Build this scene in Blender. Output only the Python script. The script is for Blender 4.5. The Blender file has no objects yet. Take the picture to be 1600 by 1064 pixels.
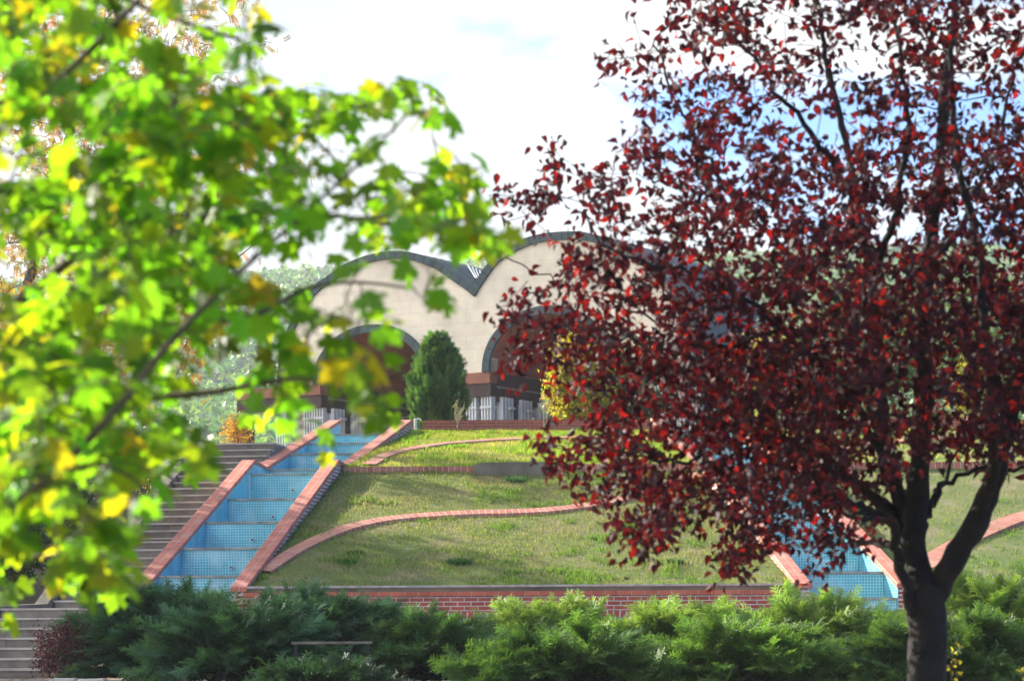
import bpy, math, random
import numpy as np
from mathutils import Vector
random.seed(7)
rng = np.random.default_rng(7)
R = math.radians
sc = bpy.context.scene
col = sc.collection

# ------------------------------------------------------------------ camera
F, YH, EYE = 3777.8, 980.0, 1.6
ROLL = R(0.35)
cd = bpy.data.cameras.new('camera'); cam = bpy.data.objects.new('camera', cd); col.objects.link(cam)
cam.location = (0, 0, EYE)
cam.rotation_euler = (R(90), ROLL, 0)
cd.lens = 85.0; cd.sensor_width = 36.0
cd.shift_y = (YH - 532) / 1600
cd.clip_start = 0.2; cd.clip_end = 6000
cd.dof.use_dof = True; cd.dof.focus_distance = 38.0; cd.dof.aperture_fstop = 4.6
sc.camera = cam

# ------------------------------------------------------------------ world and sun
SUN_AZ, SUN_EL = R(55), R(27)          # azimuth to the left of the view direction
w = bpy.data.worlds.new('World'); sc.world = w; w.use_nodes = True
nt = w.node_tree; nt.nodes.clear()
def N(nt, t, **kw):
    n = nt.nodes.new(t)
    for k, v in kw.items(): setattr(n, k, v)
    return n
wo = N(nt, 'ShaderNodeOutputWorld'); bg = N(nt, 'ShaderNodeBackground'); bg.inputs[1].default_value = 0.10
sky = N(nt, 'ShaderNodeTexSky', sky_type='NISHITA'); sky.sun_disc = False
sky.sun_elevation = SUN_EL; sky.sun_rotation = -SUN_AZ; sky.altitude = 200; sky.air_density = 1.0; sky.dust_density = 1.2; sky.ozone_density = 2.0
tc = N(nt, 'ShaderNodeTexCoord')
mp = N(nt, 'ShaderNodeMapping'); mp.inputs['Scale'].default_value = (1.0, 1.0, 2.6); mp.inputs['Location'].default_value = (0.35, 0.0, 0.12)
nz = N(nt, 'ShaderNodeTexNoise'); nz.inputs['Scale'].default_value = 8.0; nz.inputs['Detail'].default_value = 7; nz.inputs['Roughness'].default_value = 0.55
cr = N(nt, 'ShaderNodeValToRGB'); cr.color_ramp.elements[0].position = 0.41; cr.color_ramp.elements[1].position = 0.53
# the cloud bank thins towards the right, away from the sun
sx = N(nt, 'ShaderNodeSeparateXYZ')
m1 = N(nt, 'ShaderNodeMath', operation='MULTIPLY'); m1.inputs[1].default_value = -1.05
m2 = N(nt, 'ShaderNodeMath', operation='ADD')
m3 = N(nt, 'ShaderNodeMath', operation='ADD'); m3.inputs[1].default_value = -0.04
mx = N(nt, 'ShaderNodeMix', data_type='RGBA'); mx.inputs['B'].default_value = (5.0, 5.1, 5.3, 1)
L = nt.links.new
L(tc.outputs['Generated'], mp.inputs[0]); L(mp.outputs[0], nz.inputs['Vector'])
L(tc.outputs['Generated'], sx.inputs[0]); L(sx.outputs['X'], m1.inputs[0]); L(nz.outputs['Fac'], m2.inputs[0]); L(m1.outputs[0], m2.inputs[1])
L(m2.outputs[0], m3.inputs[0]); m4 = N(nt, 'ShaderNodeMath', operation='MULTIPLY_ADD'); m4.inputs[1].default_value = 0.16; L(sx.outputs['Y'], m4.inputs[0]); L(m3.outputs[0], m4.inputs[2]); L(m4.outputs[0], cr.inputs[0]); L(cr.outputs[0], mx.inputs['Factor'])
dim = N(nt, 'ShaderNodeMix', data_type='RGBA', blend_type='MULTIPLY'); dim.inputs['Factor'].default_value = 1.0; dim.inputs['B'].default_value = (0.36, 0.56, 0.86, 1)
L(sky.outputs[0], dim.inputs['A']); L(dim.outputs['Result'], mx.inputs['A'])
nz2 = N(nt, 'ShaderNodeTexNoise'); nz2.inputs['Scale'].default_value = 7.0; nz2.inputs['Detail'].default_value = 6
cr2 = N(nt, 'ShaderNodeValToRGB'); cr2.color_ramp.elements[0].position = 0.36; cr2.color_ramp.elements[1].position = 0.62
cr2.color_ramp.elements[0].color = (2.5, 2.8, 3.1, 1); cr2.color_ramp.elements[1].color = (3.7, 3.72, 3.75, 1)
bh = N(nt, 'ShaderNodeMapRange'); bh.inputs['From Min'].default_value = 0.5; bh.inputs['From Max'].default_value = -0.5; bh.inputs['To Min'].default_value = 1.0; bh.inputs['To Max'].default_value = 1.95  # clouds brightened behind the camera as added fill for the facade
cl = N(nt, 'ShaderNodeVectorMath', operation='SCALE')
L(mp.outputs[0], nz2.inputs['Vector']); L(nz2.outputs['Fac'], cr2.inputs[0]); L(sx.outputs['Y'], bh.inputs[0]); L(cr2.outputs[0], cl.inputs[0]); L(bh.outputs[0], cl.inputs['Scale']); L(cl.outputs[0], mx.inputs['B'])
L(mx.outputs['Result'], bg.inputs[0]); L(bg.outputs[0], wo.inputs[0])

sd = bpy.data.lights.new('sun', 'SUN'); sd.energy = 5.0; sd.angle = R(0.6); sd.color = (1.0, 0.93, 0.80)
so = bpy.data.objects.new('sun', sd); col.objects.link(so)
SD = Vector((-math.sin(SUN_AZ) * math.cos(SUN_EL), math.cos(SUN_AZ) * math.cos(SUN_EL), math.sin(SUN_EL)))
so.rotation_euler = SD.to_track_quat('Z', 'Y').to_euler(); so.location = (-30, 40, 40)
sc.view_settings.view_transform = 'Standard'; sc.view_settings.look = 'None'
sc.view_settings.exposure = 1.78; sc.view_settings.gamma = 1.0
sc.cycles.max_bounces = 8; sc.cycles.transparent_max_bounces = 8; sc.cycles.volume_bounces = 0
sc.cycles.use_denoising = True

# ------------------------------------------------------------------ helpers
def at(px, py, Y):
    """point at distance Y that the photograph shows at px, py"""
    a = px - 800.0; b = 980.0 - py
    return np.array([a * Y / F, Y, EYE + b * Y / F])

ORG = {}
def tag(o, label=None, cat=None, group=None, kind=None):
    if label: o['label'] = label
    if cat: o['category'] = cat
    if group: o['group'] = group
    if kind: o['kind'] = kind
    return o
def empty(name, loc, label, cat, group=None):
    o = bpy.data.objects.new(name, None); col.objects.link(o); o.location = [float(v) for v in loc]; o.empty_display_size = 0.2
    ORG[o.name] = np.array(loc, float)
    return tag(o, label, cat, group)

class Geo:
    def __init__(s): s.V = []; s.Fq = []; s.n = 0; s.C = []; s.UV = []
    def add(s, V, Fc, c=None, uv=None):
        V = np.asarray(V, float).reshape(-1, 3)
        s.V.append(V)
        Fc = [np.asarray(f, int) + s.n for f in Fc] if not isinstance(Fc, np.ndarray) else Fc + s.n
        s.Fq.append(Fc)
        if c is None: c = np.ones((len(V), 3))
        c = np.broadcast_to(np.asarray(c, float), (len(V), 3)); s.C.append(c)
        s.UV.append(np.zeros((len(V), 2)) if uv is None else np.asarray(uv, float))
        s.n += len(V); return s
    def box(s, x0, x1, y0, y1, z0, z1, c=None):
        V = [(x, y, z) for z in (z0, z1) for y in (y0, y1) for x in (x0, x1)]
        return s.add(V, [(0, 2, 3, 1), (4, 5, 7, 6), (0, 1, 5, 4), (2, 6, 7, 3), (0, 4, 6, 2), (1, 3, 7, 5)], c)
    def obox(s, o, U, Vv, u0, u1, v0, v1, z0, z1, c=None):
        """box in a plan frame with origin o and axes U, Vv"""
        P = []
        for z in (z0, z1):
            for v in (v0, v1):
                for u in (u0, u1):
                    P.append((o[0] + U[0] * u + Vv[0] * v, o[1] + U[1] * u + Vv[1] * v, z))
        return s.add(P, [(0, 2, 3, 1), (4, 5, 7, 6), (0, 1, 5, 4), (2, 6, 7, 3), (0, 4, 6, 2), (1, 3, 7, 5)], c)
    def loft(s, secs, closed_ends=True):
        """secs: list of rings (lists of 3D points, same count)"""
        k = len(secs[0]); V = [p for r in secs for p in r]; Fc = []
        for i in range(len(secs) - 1):
            for j in range(k):
                a = i * k + j; b = i * k + (j + 1) % k
                Fc.append((a, b, b + k, a + k))
        if closed_ends:
            Fc.append(tuple(range(k))[::-1]); Fc.append(tuple(range((len(secs) - 1) * k, len(secs) * k)))
        return s.add(V, Fc)
    def tube(s, pts, rad, sides=6, c=None):
        pts = np.asarray(pts, float); n = len(pts)
        rad = np.broadcast_to(np.asarray(rad, float), (n,))
        t = np.gradient(pts, axis=0); t /= np.linalg.norm(t, axis=1)[:, None] + 1e-9
        ref = np.array([0.31, 0.2, 0.93]); ref = ref / np.linalg.norm(ref)
        a = np.cross(t, ref); a /= np.linalg.norm(a, axis=1)[:, None] + 1e-9
        b = np.cross(t, a)
        th = np.arange(sides) * 2 * math.pi / sides
        ring = a[:, None, :] * np.cos(th)[None, :, None] + b[:, None, :] * np.sin(th)[None, :, None]
        V = (pts[:, None, :] + ring * rad[:, None, None]).reshape(-1, 3)
        i, j = np.meshgrid(np.arange(n - 1), np.arange(sides), indexing='ij')
        A = i * sides + j; B = i * sides + (j + 1) % sides
        Fc = np.stack([A, B, B + sides, A + sides], -1).reshape(-1, 4)
        return s.add(V, Fc, c)
    def inst(s, PV, PF, pos, rot, scl, cols):
        """many copies of one small shape: pos (N,3), rot (N,3,3) columns are axes, scl (N,), cols (N,3)"""
        n = len(pos); k = len(PV)
        V = np.einsum('nij,kj->nki', rot, PV) * np.asarray(scl)[:, None, None] + pos[:, None, :]
        Fc = (PF[None, :, :] + (np.arange(n) * k)[:, None, None]).reshape(-1, PF.shape[1])
        return s.add(V.reshape(-1, 3), Fc, np.repeat(cols, k, axis=0))
    def build(s, name, mat, parent=None, smooth=False, uvrot=None, keepuv=False):
        V = np.concatenate(s.V); C = np.concatenate(s.C)
        org = ORG[parent.name] if parent is not None else np.zeros(3)
        sizes = []; loops = []
        for f in s.Fq:
            if isinstance(f, np.ndarray):
                sizes.append(np.full(len(f), f.shape[1])); loops.append(f.reshape(-1))
            else:
                sizes.append(np.array([len(q) for q in f])); loops.append(np.concatenate(f))
        sizes = np.concatenate(sizes); loops = np.concatenate(loops)
        me = bpy.data.meshes.new(name)
        me.vertices.add(len(V)); me.vertices.foreach_set('co', (V - org).astype(np.float32).ravel())
        me.loops.add(len(loops)); me.loops.foreach_set('vertex_index', loops.astype(np.int32))
        me.polygons.add(len(sizes)); st = np.concatenate([[0], np.cumsum(sizes)[:-1]])
        me.polygons.foreach_set('loop_start', st.astype(np.int32))
        me.polygons.foreach_set('use_smooth', np.full(len(sizes), smooth))
        me.update(calc_edges=True)
        if not (C == 1).all():
            at_ = me.color_attributes.new('Col', 'FLOAT_COLOR', 'POINT')
            at_.data.foreach_set('color', np.c_[C, np.ones(len(C))].astype(np.float32).ravel())
        if keepuv:
            UV = np.concatenate(s.UV)[loops]
            me.uv_layers.new(name='UVMap').data.foreach_set('uv', UV.astype(np.float32).ravel())
        elif uvrot is not None:
            nn = np.zeros(len(sizes) * 3, np.float32); me.polygons.foreach_get('normal', nn); nn = nn.reshape(-1, 3)
            NN = np.repeat(nn, sizes, axis=0); P = V[loops]
            hx = -NN[:, 1]; hy = NN[:, 0]; hl = np.hypot(hx, hy) + 1e-9
            sgn = np.where(hx + 0.001 * hy < 0, -1, 1)
            uw = (P[:, 0] * hx + P[:, 1] * hy) / hl * sgn; vw = P[:, 2]
            c_, s_ = math.cos(uvrot), math.sin(uvrot)
            uf = P[:, 0] * c_ - P[:, 1] * s_; vf = P[:, 0] * s_ + P[:, 1] * c_
            vert = np.abs(NN[:, 2]) < 0.6
            UV = np.where(vert[:, None], np.c_[uw, vw], np.c_[uf, vf])
            me.uv_layers.new(name='UVMap').data.foreach_set('uv', UV.astype(np.float32).ravel())
        me.validate()
        if mat: me.materials.append(mat)
        o = bpy.data.objects.new(name, me); col.objects.link(o)
        if parent is not None: o.parent = parent
        ORG[o.name] = org
        return o

def rotz(a):
    c, s_ = np.cos(a), np.sin(a); z = np.zeros_like(c); o = np.ones_like(c)
    return np.stack([np.stack([c, -s_, z], -1), np.stack([s_, c, z], -1), np.stack([z, z, o], -1)], -2)
def frames(X, up):
    """rotation matrices with local x along X and local z near up"""
    X = X / (np.linalg.norm(X, axis=1)[:, None] + 1e-9)
    Yv = np.cross(up, X); Yv /= np.linalg.norm(Yv, axis=1)[:, None] + 1e-9
    Z = np.cross(X, Yv)
    return np.stack([X, Yv, Z], -1)
def rnd_dirs(n):
    v = rng.normal(size=(n, 3)); return v / np.linalg.norm(v, axis=1)[:, None]
def vary(base, n, amt=0.15, hue=0.06):
    base = np.asarray(base, float)
    k = 1 + amt * rng.normal(size=(n, 1)); h = 1 + hue * rng.normal(size=(n, 3))
    return np.clip(base[None, :] * k * h, 0.002, 0.95)
def snoise(x, y, sc_, seed=0, oct_=4):
    """cheap smooth value noise"""
    out = 0; a = 1.0; tot = 0
    for k in range(oct_):
        X = x / sc_ * 2 ** k + 37.1 * seed + 11 * k; Y_ = y / sc_ * 2 ** k - 17.3 * seed + 5 * k
        xi = np.floor(X); yi = np.floor(Y_); fx = X - xi; fy = Y_ - yi
        fx = fx * fx * (3 - 2 * fx); fy = fy * fy * (3 - 2 * fy)
        def h(i, j): 
            q = np.sin(i * 127.1 + j * 311.7 + seed * 7.7) * 43758.5453
            return q - np.floor(q)
        v = (h(xi, yi) * (1 - fx) + h(xi + 1, yi) * fx) * (1 - fy) + (h(xi, yi + 1) * (1 - fx) + h(xi + 1, yi + 1) * fx) * fy
        out = out + v * a; tot += a; a *= 0.5
    return out / tot

# ------------------------------------------------------------------ materials
def newmat(name):
    m = bpy.data.materials.new(name); m.use_nodes = True; t = m.node_tree
    b = t.nodes['Principled BSDF']; return m, t, b
def noise_mat(name, c1, c2, scale=4.0, rough=0.85, bump=0.2, detail=6, c3=None, s2=None, bscale=None, lo=0.35, hi=0.65, metal=0.0, coord='Object'):
    m, t, b = newmat(name)
    tc = N(t, 'ShaderNodeTexCoord'); n = N(t, 'ShaderNodeTexNoise'); n.inputs['Scale'].default_value = scale; n.inputs['Detail'].default_value = detail
    r = N(t, 'ShaderNodeValToRGB'); e = r.color_ramp.elements
    e[0].position = lo; e[1].position = hi; e[0].color = (*c1, 1); e[1].color = (*c2, 1)
    t.links.new(tc.outputs[coord], n.inputs['Vector']); t.links.new(n.outputs['Fac'], r.inputs[0])
    out = r.outputs[0]
    if c3 is not None:
        n2 = N(t, 'ShaderNodeTexNoise'); n2.inputs['Scale'].default_value = s2; n2.inputs['Detail'].default_value = 4
        r2 = N(t, 'ShaderNodeValToRGB'); r2.color_ramp.elements[0].position = 0.5; r2.color_ramp.elements[1].position = 0.68
        mxx = N(t, 'ShaderNodeMix', data_type='RGBA'); mxx.inputs['B'].default_value = (*c3, 1)
        t.links.new(tc.outputs[coord], n2.inputs['Vector']); t.links.new(n2.outputs['Fac'], r2.inputs[0])
        t.links.new(r2.outputs[0], mxx.inputs['Factor']); t.links.new(out, mxx.inputs['A']); out = mxx.outputs['Result']
    t.links.new(out, b.inputs['Base Color']); b.inputs['Roughness'].default_value = rough; b.inputs['Metallic'].default_value = metal
    if bump:
        n3 = N(t, 'ShaderNodeTexNoise'); n3.inputs['Scale'].default_value = bscale or scale * 6; n3.inputs['Detail'].default_value = 5
        bp = N(t, 'ShaderNodeBump'); bp.inputs['Strength'].default_value = bump; bp.inputs['Distance'].default_value = 0.02
        t.links.new(tc.outputs[coord], n3.inputs['Vector']); t.links.new(n3.outputs['Fac'], bp.inputs['Height']); t.links.new(bp.outputs[0], b.inputs['Normal'])
    return m
def brick_mat(name, c1, c2, mortar, bw, bh, ms, offset=0.5, rough=0.8, stain=None, stain_amt=0.0, spec=0.3, stain_scale=2.5):
    m, t, b = newmat(name)
    uv = N(t, 'ShaderNodeUVMap'); br = N(t, 'ShaderNodeTexBrick')
    br.offset = offset; br.squash = 1.0
    br.inputs['Color1'].default_value = (*c1, 1); br.inputs['Color2'].default_value = (*c2, 1); br.inputs['Mortar'].default_value = (*mortar, 1)
    br.inputs['Scale'].default_value = 1.0; br.inputs['Brick Width'].default_value = bw; br.inputs['Row Height'].default_value = bh
    br.inputs['Mortar Size'].default_value = ms; br.inputs['Mortar Smooth'].default_value = 0.3; br.inputs['Bias'].default_value = 0.0
    t.links.new(uv.outputs[0], br.inputs['Vector'])
    tc = N(t, 'ShaderNodeTexCoord')
    n = N(t, 'ShaderNodeTexNoise'); n.inputs['Scale'].default_value = stain_scale; n.inputs['Detail'].default_value = 8; n.inputs['Roughness'].default_value = 0.65
    t.links.new(tc.outputs['Object'], n.inputs['Vector'])
    hsv = N(t, 'ShaderNodeHueSaturation'); mr = N(t, 'ShaderNodeMapRange'); mr.inputs['From Min'].default_value = 0.3; mr.inputs['From Max'].default_value = 0.7
    mr.inputs['To Min'].default_value = 0.78; mr.inputs['To Max'].default_value = 1.2
    t.links.new(n.outputs['Fac'], mr.inputs[0]); t.links.new(mr.outputs[0], hsv.inputs['Value']); t.links.new(br.outputs['Color'], hsv.inputs['Color'])
    out = hsv.outputs[0]
    if stain is not None:
        n2 = N(t, 'ShaderNodeTexNoise'); n2.inputs['Scale'].default_value = stain_scale * 1.7; n2.inputs['Detail'].default_value = 6
        mp_ = N(t, 'ShaderNodeMapping'); mp_.inputs['Scale'].default_value = (1, 1, 0.5); mp_.inputs['Location'].default_value = (3, 9, 1)
        t.links.new(tc.outputs['Object'], mp_.inputs[0]); t.links.new(mp_.outputs[0], n2.inputs['Vector'])
        r2 = N(t, 'ShaderNodeValToRGB'); r2.color_ramp.elements[0].position = 0.5; r2.color_ramp.elements[1].position = 0.72
        mm = N(t, 'ShaderNodeMath', operation='MULTIPLY'); mm.inputs[1].default_value = stain_amt
        mxx = N(t, 'ShaderNodeMix', data_type='RGBA'); mxx.inputs['B'].default_value = (*stain, 1)
        t.links.new(n2.outputs['Fac'], r2.inputs[0]); t.links.new(r2.outputs[0], mm.inputs[0]); t.links.new(mm.outputs[0], mxx.inputs['Factor'])
        t.links.new(out, mxx.inputs['A']); out = mxx.outputs['Result']
    t.links.new(out, b.inputs['Base Color']); b.inputs['Roughness'].default_value = rough; b.inputs['Specular IOR Level'].default_value = spec
    bp = N(t, 'ShaderNodeBump'); bp.inputs['Strength'].default_value = 0.5; bp.inputs['Distance'].default_value = 0.008; bp.invert = True
    t.links.new(br.outputs['Fac'], bp.inputs['Height']); t.links.new(bp.outputs[0], b.inputs['Normal'])
    return m
def leaf_mat(name, trans=0.5, tcol=(1, 1, 1), rough=0.45, spec=0.5, tgain=1.0):
    """leaf with colour from the mesh; light passes through it tinted by tcol"""
    m, t, b = newmat(name)
    a = N(t, 'ShaderNodeAttribute'); a.attribute_name = 'Col'
    t.links.new(a.outputs['Color'], b.inputs['Base Color']); b.inputs['Roughness'].default_value = rough; b.inputs['Specular IOR Level'].default_value = spec
    tr = N(t, 'ShaderNodeBsdfTranslucent'); mu = N(t, 'ShaderNodeMix', data_type='RGBA', blend_type='MULTIPLY'); mu.inputs['Factor'].default_value = 1.0
    mu.inputs['B'].default_value = (tcol[0] * tgain, tcol[1] * tgain, tcol[2] * tgain, 1)
    t.links.new(a.outputs['Color'], mu.inputs['A']); t.links.new(mu.outputs['Result'], tr.inputs['Color'])
    mi = N(t, 'ShaderNodeMixShader'); mi.inputs[0].default_value = trans
    t.links.new(b.outputs[0], mi.inputs[1]); t.links.new(tr.outputs[0], mi.inputs[2])
    t.links.new(mi.outputs[0], t.nodes['Material Output'].inputs['Surface'])
    return m

M_bark_dark = noise_mat('dark_bark', (0.005, 0.004, 0.004), (0.016, 0.012, 0.011), 9, 0.95, 0.9, bscale=30)
M_bark_maple = noise_mat('maple_twig', (0.05, 0.035, 0.02), (0.12, 0.09, 0.05), 8, 0.9, 0)
M_bark_grey = noise_mat('grey_bark', (0.07, 0.055, 0.045), (0.17, 0.14, 0.12), 8, 0.95, 0.8, bscale=30)
M_brick = brick_mat('red_brick', (0.42, 0.075, 0.045), (0.32, 0.05, 0.035), (0.50, 0.36, 0.30), 0.225, 0.0725, 0.010)
M_brick_side = brick_mat('weathered_brick', (0.36, 0.09, 0.055), (0.26, 0.065, 0.05), (0.60, 0.52, 0.48), 0.225, 0.075, 0.018, stain=(0.55, 0.50, 0.46), stain_amt=0.75)
M_soldier = brick_mat('soldier_course', (0.42, 0.085, 0.05), (0.34, 0.06, 0.04), (0.55, 0.42, 0.36), 0.105, 0.5, 0.012, offset=0.0)
M_coping = brick_mat('coping_brick', (0.54, 0.155, 0.10), (0.43, 0.11, 0.075), (0.50, 0.30, 0.23), 0.145, 0.075, 0.008, offset=0.0, stain=(0.55, 0.42, 0.36), stain_amt=0.35)
M_path = brick_mat('path_brick', (0.44, 0.165, 0.11), (0.36, 0.12, 0.085), (0.50, 0.35, 0.27), 0.125, 0.9, 0.011, offset=0.0, stain=(0.42, 0.33, 0.24), stain_amt=0.5)
M_tile = brick_mat('blue_mosaic', (0.060, 0.38, 0.46), (0.08, 0.44, 0.50), (0.42, 0.66, 0.68), 0.05, 0.05, 0.006, offset=0.0, rough=0.3, spec=0.5, stain=(0.55, 0.66, 0.66), stain_amt=0.6, stain_scale=1.6)
M_tile_side = brick_mat('blue_mosaic_side', (0.06, 0.36, 0.50), (0.075, 0.42, 0.55), (0.30, 0.56, 0.65), 0.05, 0.05, 0.005, offset=0.0, rough=0.3, spec=0.5, stain=(0.55, 0.66, 0.66), stain_amt=0.5, stain_scale=1.6)
M_rim = noise_mat('concrete_rim', (0.22, 0.20, 0.17), (0.40, 0.36, 0.31), 5, 0.9, 0.3)
M_white_seam = noise_mat('white_plaster', (0.6, 0.62, 0.6), (0.8, 0.8, 0.78), 8, 0.9, 0.2)
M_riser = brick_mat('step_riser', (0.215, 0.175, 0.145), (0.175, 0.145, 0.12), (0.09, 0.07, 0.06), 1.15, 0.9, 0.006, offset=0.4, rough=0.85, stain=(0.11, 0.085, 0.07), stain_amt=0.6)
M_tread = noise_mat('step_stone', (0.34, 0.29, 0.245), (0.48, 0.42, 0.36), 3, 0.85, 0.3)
M_concrete = noise_mat('weathered_concrete', (0.11, 0.095, 0.07), (0.20, 0.17, 0.13), 3, 0.95, 0.4)
M_cream = brick_mat('cream_cladding', (0.86, 0.725, 0.555), (0.82, 0.685, 0.52), (0.72, 0.60, 0.47), 0.9, 0.45, 0.008, offset=0.5, rough=0.85, stain=(0.60, 0.53, 0.47), stain_amt=0.55, stain_scale=0.5)
M_slate = noise_mat('dark_slate', (0.045, 0.062, 0.066), (0.085, 0.105, 0.11), 2.2, 0.6, 0.25)
M_slate_trim = brick_mat('slate_trim', (0.055, 0.075, 0.08), (0.075, 0.098, 0.103), (0.018, 0.024, 0.026), 0.42, 3.0, 0.018, offset=0.0, rough=0.6)
M_seam = noise_mat('trim_joint', (0.015, 0.02, 0.022), (0.03, 0.036, 0.04), 4, 0.8, 0)
M_niche = brick_mat('niche_brick', (0.40, 0.12, 0.075), (0.33, 0.09, 0.06), (0.33, 0.15, 0.11), 0.22, 0.075, 0.01, rough=0.9)
M_fascia = noise_mat('rust_fascia', (0.26, 0.095, 0.055), (0.34, 0.125, 0.07), 2, 0.7, 0.1)
M_beam = noise_mat('dark_beam', (0.055, 0.028, 0.026), (0.085, 0.042, 0.038), 2, 0.7, 0.1)
M_mould = noise_mat('grey_moulding', (0.22, 0.18, 0.16), (0.30, 0.25, 0.23), 2, 0.8, 0)
M_column = noise_mat('white_column', (0.55, 0.53, 0.52), (0.70, 0.68, 0.67), 3, 0.8, 0.1)
M_dark = noise_mat('dark_interior', (0.012, 0.010, 0.012), (0.03, 0.026, 0.028), 2, 0.4, 0)
M_rail = noise_mat('painted_steel', (0.018, 0.030, 0.035), (0.035, 0.052, 0.058), 12, 0.35, 0.1)
M_wood = noise_mat('bench_wood', (0.10, 0.08, 0.06), (0.20, 0.165, 0.13), 6, 0.8, 0.4)
M_curb = noise_mat('curb_stone', (0.30, 0.29, 0.25), (0.45, 0.43, 0.38), 7, 0.9, 0.5)
M_pale_metal = noise_mat('white_paint', (0.6, 0.6, 0.6), (0.8, 0.8, 0.8), 5, 0.5, 0)
M_blue = noise_mat('blue_print', (0.05, 0.32, 0.62), (0.08, 0.40, 0.70), 3, 0.5, 0)
M_black = noise_mat('shade_black', (0.008, 0.008, 0.008), (0.015, 0.015, 0.015), 5, 0.8, 0)  # near-black standing for shade in the pipe mouths and on the bench
def glass_mat():
    m, t, b = newmat('window_glass'); b.inputs['Base Color'].default_value = (0.22, 0.30, 0.27, 1); b.inputs['Roughness'].default_value = 0.08
    b.inputs['Metallic'].default_value = 0.35
    return m
M_glass = glass_mat()
M_ground = noise_mat('soil_and_litter', (0.09, 0.075, 0.05), (0.19, 0.155, 0.105), 1.5, 0.95, 0.6, c3=(0.05, 0.08, 0.025), s2=0.35)
M_pave = noise_mat('littered_paving', (0.20, 0.16, 0.13), (0.34, 0.28, 0.23), 7, 0.95, 0.5, c3=(0.24, 0.13, 0.06), s2=14)
M_hill = noise_mat('far_hill', (0.035, 0.07, 0.02), (0.085, 0.13, 0.04), 0.05, 0.95, 0)
M_lawn = noise_mat('lawn_soil', (0.075, 0.12, 0.018), (0.135, 0.155, 0.035), 0.9, 0.95, 0.8, bscale=22, c3=(0.20, 0.165, 0.085), s2=1.3)

M_leaf_red = leaf_mat('plum_leaf', 0.34, (3.7, 0.55, 0.42), 0.6, 0.2)
M_leaf_maple = leaf_mat('maple_leaf', 0.58, (5.0, 4.2, 0.6), 0.5, 0.3)
M_leaf_locust = leaf_mat('locust_leaf', 0.5, (1.6, 1.35, 0.6), 0.5, 0.3)
M_leaf_bg = leaf_mat('shrub_leaf', 0.35, (1.5, 1.5, 0.6), 0.5, 0.3)
M_juniper = leaf_mat('juniper_needle', 0.38, (1.5, 1.6, 0.7), 0.5, 0.35)
M_grass = leaf_mat('grass_blade', 0.42, (1.5, 1.45, 0.6), 0.6, 0.2)

# ------------------------------------------------------------------ key profile of the hillside (z relative to the eye added below)
E0 = EYE
def interp(Y, pts): return np.interp(Y, [p[0] for p in pts], [p[1] for p in pts])
LAWN = [(40.2, E0 + 0.66), (40.6, E0 + 0.70), (48.4, E0 + 3.10), (48.62, E0 + 3.22), (50.0, E0 + 3.50), (56.6, E0 + 4.62)]
COPE = [(40.3, E0 + 0.70), (48.2, E0 + 3.37), (49.2, E0 + 3.30), (56.2, E0 + 4.84)]
def zc(Y): return float(interp(Y, COPE))
def lawn_hit(px, py):
    lo, hi = 40.2, 57.0
    k = (YH - py) / F
    f = lambda Y: EYE + k * Y - float(interp(Y, LAWN))
    for _ in range(40):
        mid = (lo + hi) / 2
        if f(mid) > 0: lo = mid
        else: hi = mid
    Y = (lo + hi) / 2
    return np.array([(px - 800) / F * Y, Y, float(interp(Y, LAWN))])

# edges in plan: left channel and right channel
LX_out = [(40.3, -6.37), (48.2, -5.36), (56.2, -4.22)]
LX_in = [(40.3, -4.43), (48.2, -3.43), (56.2, -2.30)]
RX_in = [(40.3, 4.74), (48.2, 3.75), (56.2, 3.25)]
RX_out = [(40.3, 6.68), (48.2, 5.66), (56.2, 5.06)]

# ------------------------------------------------------------------ ground and hills
def ground_z(x, y):
    z = interp(y, [(-50, 0), (10, 0), (33, 0.80), (36, 0.87), (40, 0.95), (41, 0.98), (48, 3.6), (52, 5.0), (57, 5.55), (70, 5.7), (120, 5.7), (160, 2.0), (260, 8), (700, 60), (2500, 60)])
    side = np.clip((np.abs(x + 1) - 14) / 30, 0, 1)
    return z * (1 - 0.0 * side)
xs = np.concatenate([-np.geomspace(1200, 30, 24), np.linspace(-28, 28, 57), np.geomspace(30, 1200, 24)])
ysg = np.concatenate([[-60, -30, -10], np.linspace(0, 60, 61), np.geomspace(62, 2500, 50)])
gx, gy = np.meshgrid(xs, ysg)
gz = ground_z(gx, gy) + 0.05 * (snoise(gx, gy, 3, 3) - 0.5)
inside = (gx > -7.2) & (gx < 26) & (gy > 39) & (gy < 57.5)
gz = np.where(inside, np.minimum(gz, interp(gy, [(39, 0.9), (40, 0.9), (48, 3.4), (57.5, 5.4)]) - 0.7), gz)
inst_ = (gx > -9.2) & (gx <= -5.4) & (gy > 36) & (gy < 53)
gz = np.where(inst_, np.minimum(gz, interp(gy, [(36, 0.6), (40, 1.0), (45, 1.9), (52, 4.6)]) - 0.5), gz)
def grid_geo(gx, gy, gz):
    n, m = gx.shape; i, j = np.meshgrid(np.arange(n - 1), np.arange(m - 1), indexing='ij'); A = i * m + j
    return np.stack([gx.ravel(), gy.ravel(), gz.ravel()], 1), np.stack([A, A + 1, A + m + 1, A + m], -1).reshape(-1, 4)
g = Geo(); g.add(*grid_geo(gx, gy, gz)); tag(g.build('ground', M_ground, smooth=True), kind='structure')

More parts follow.
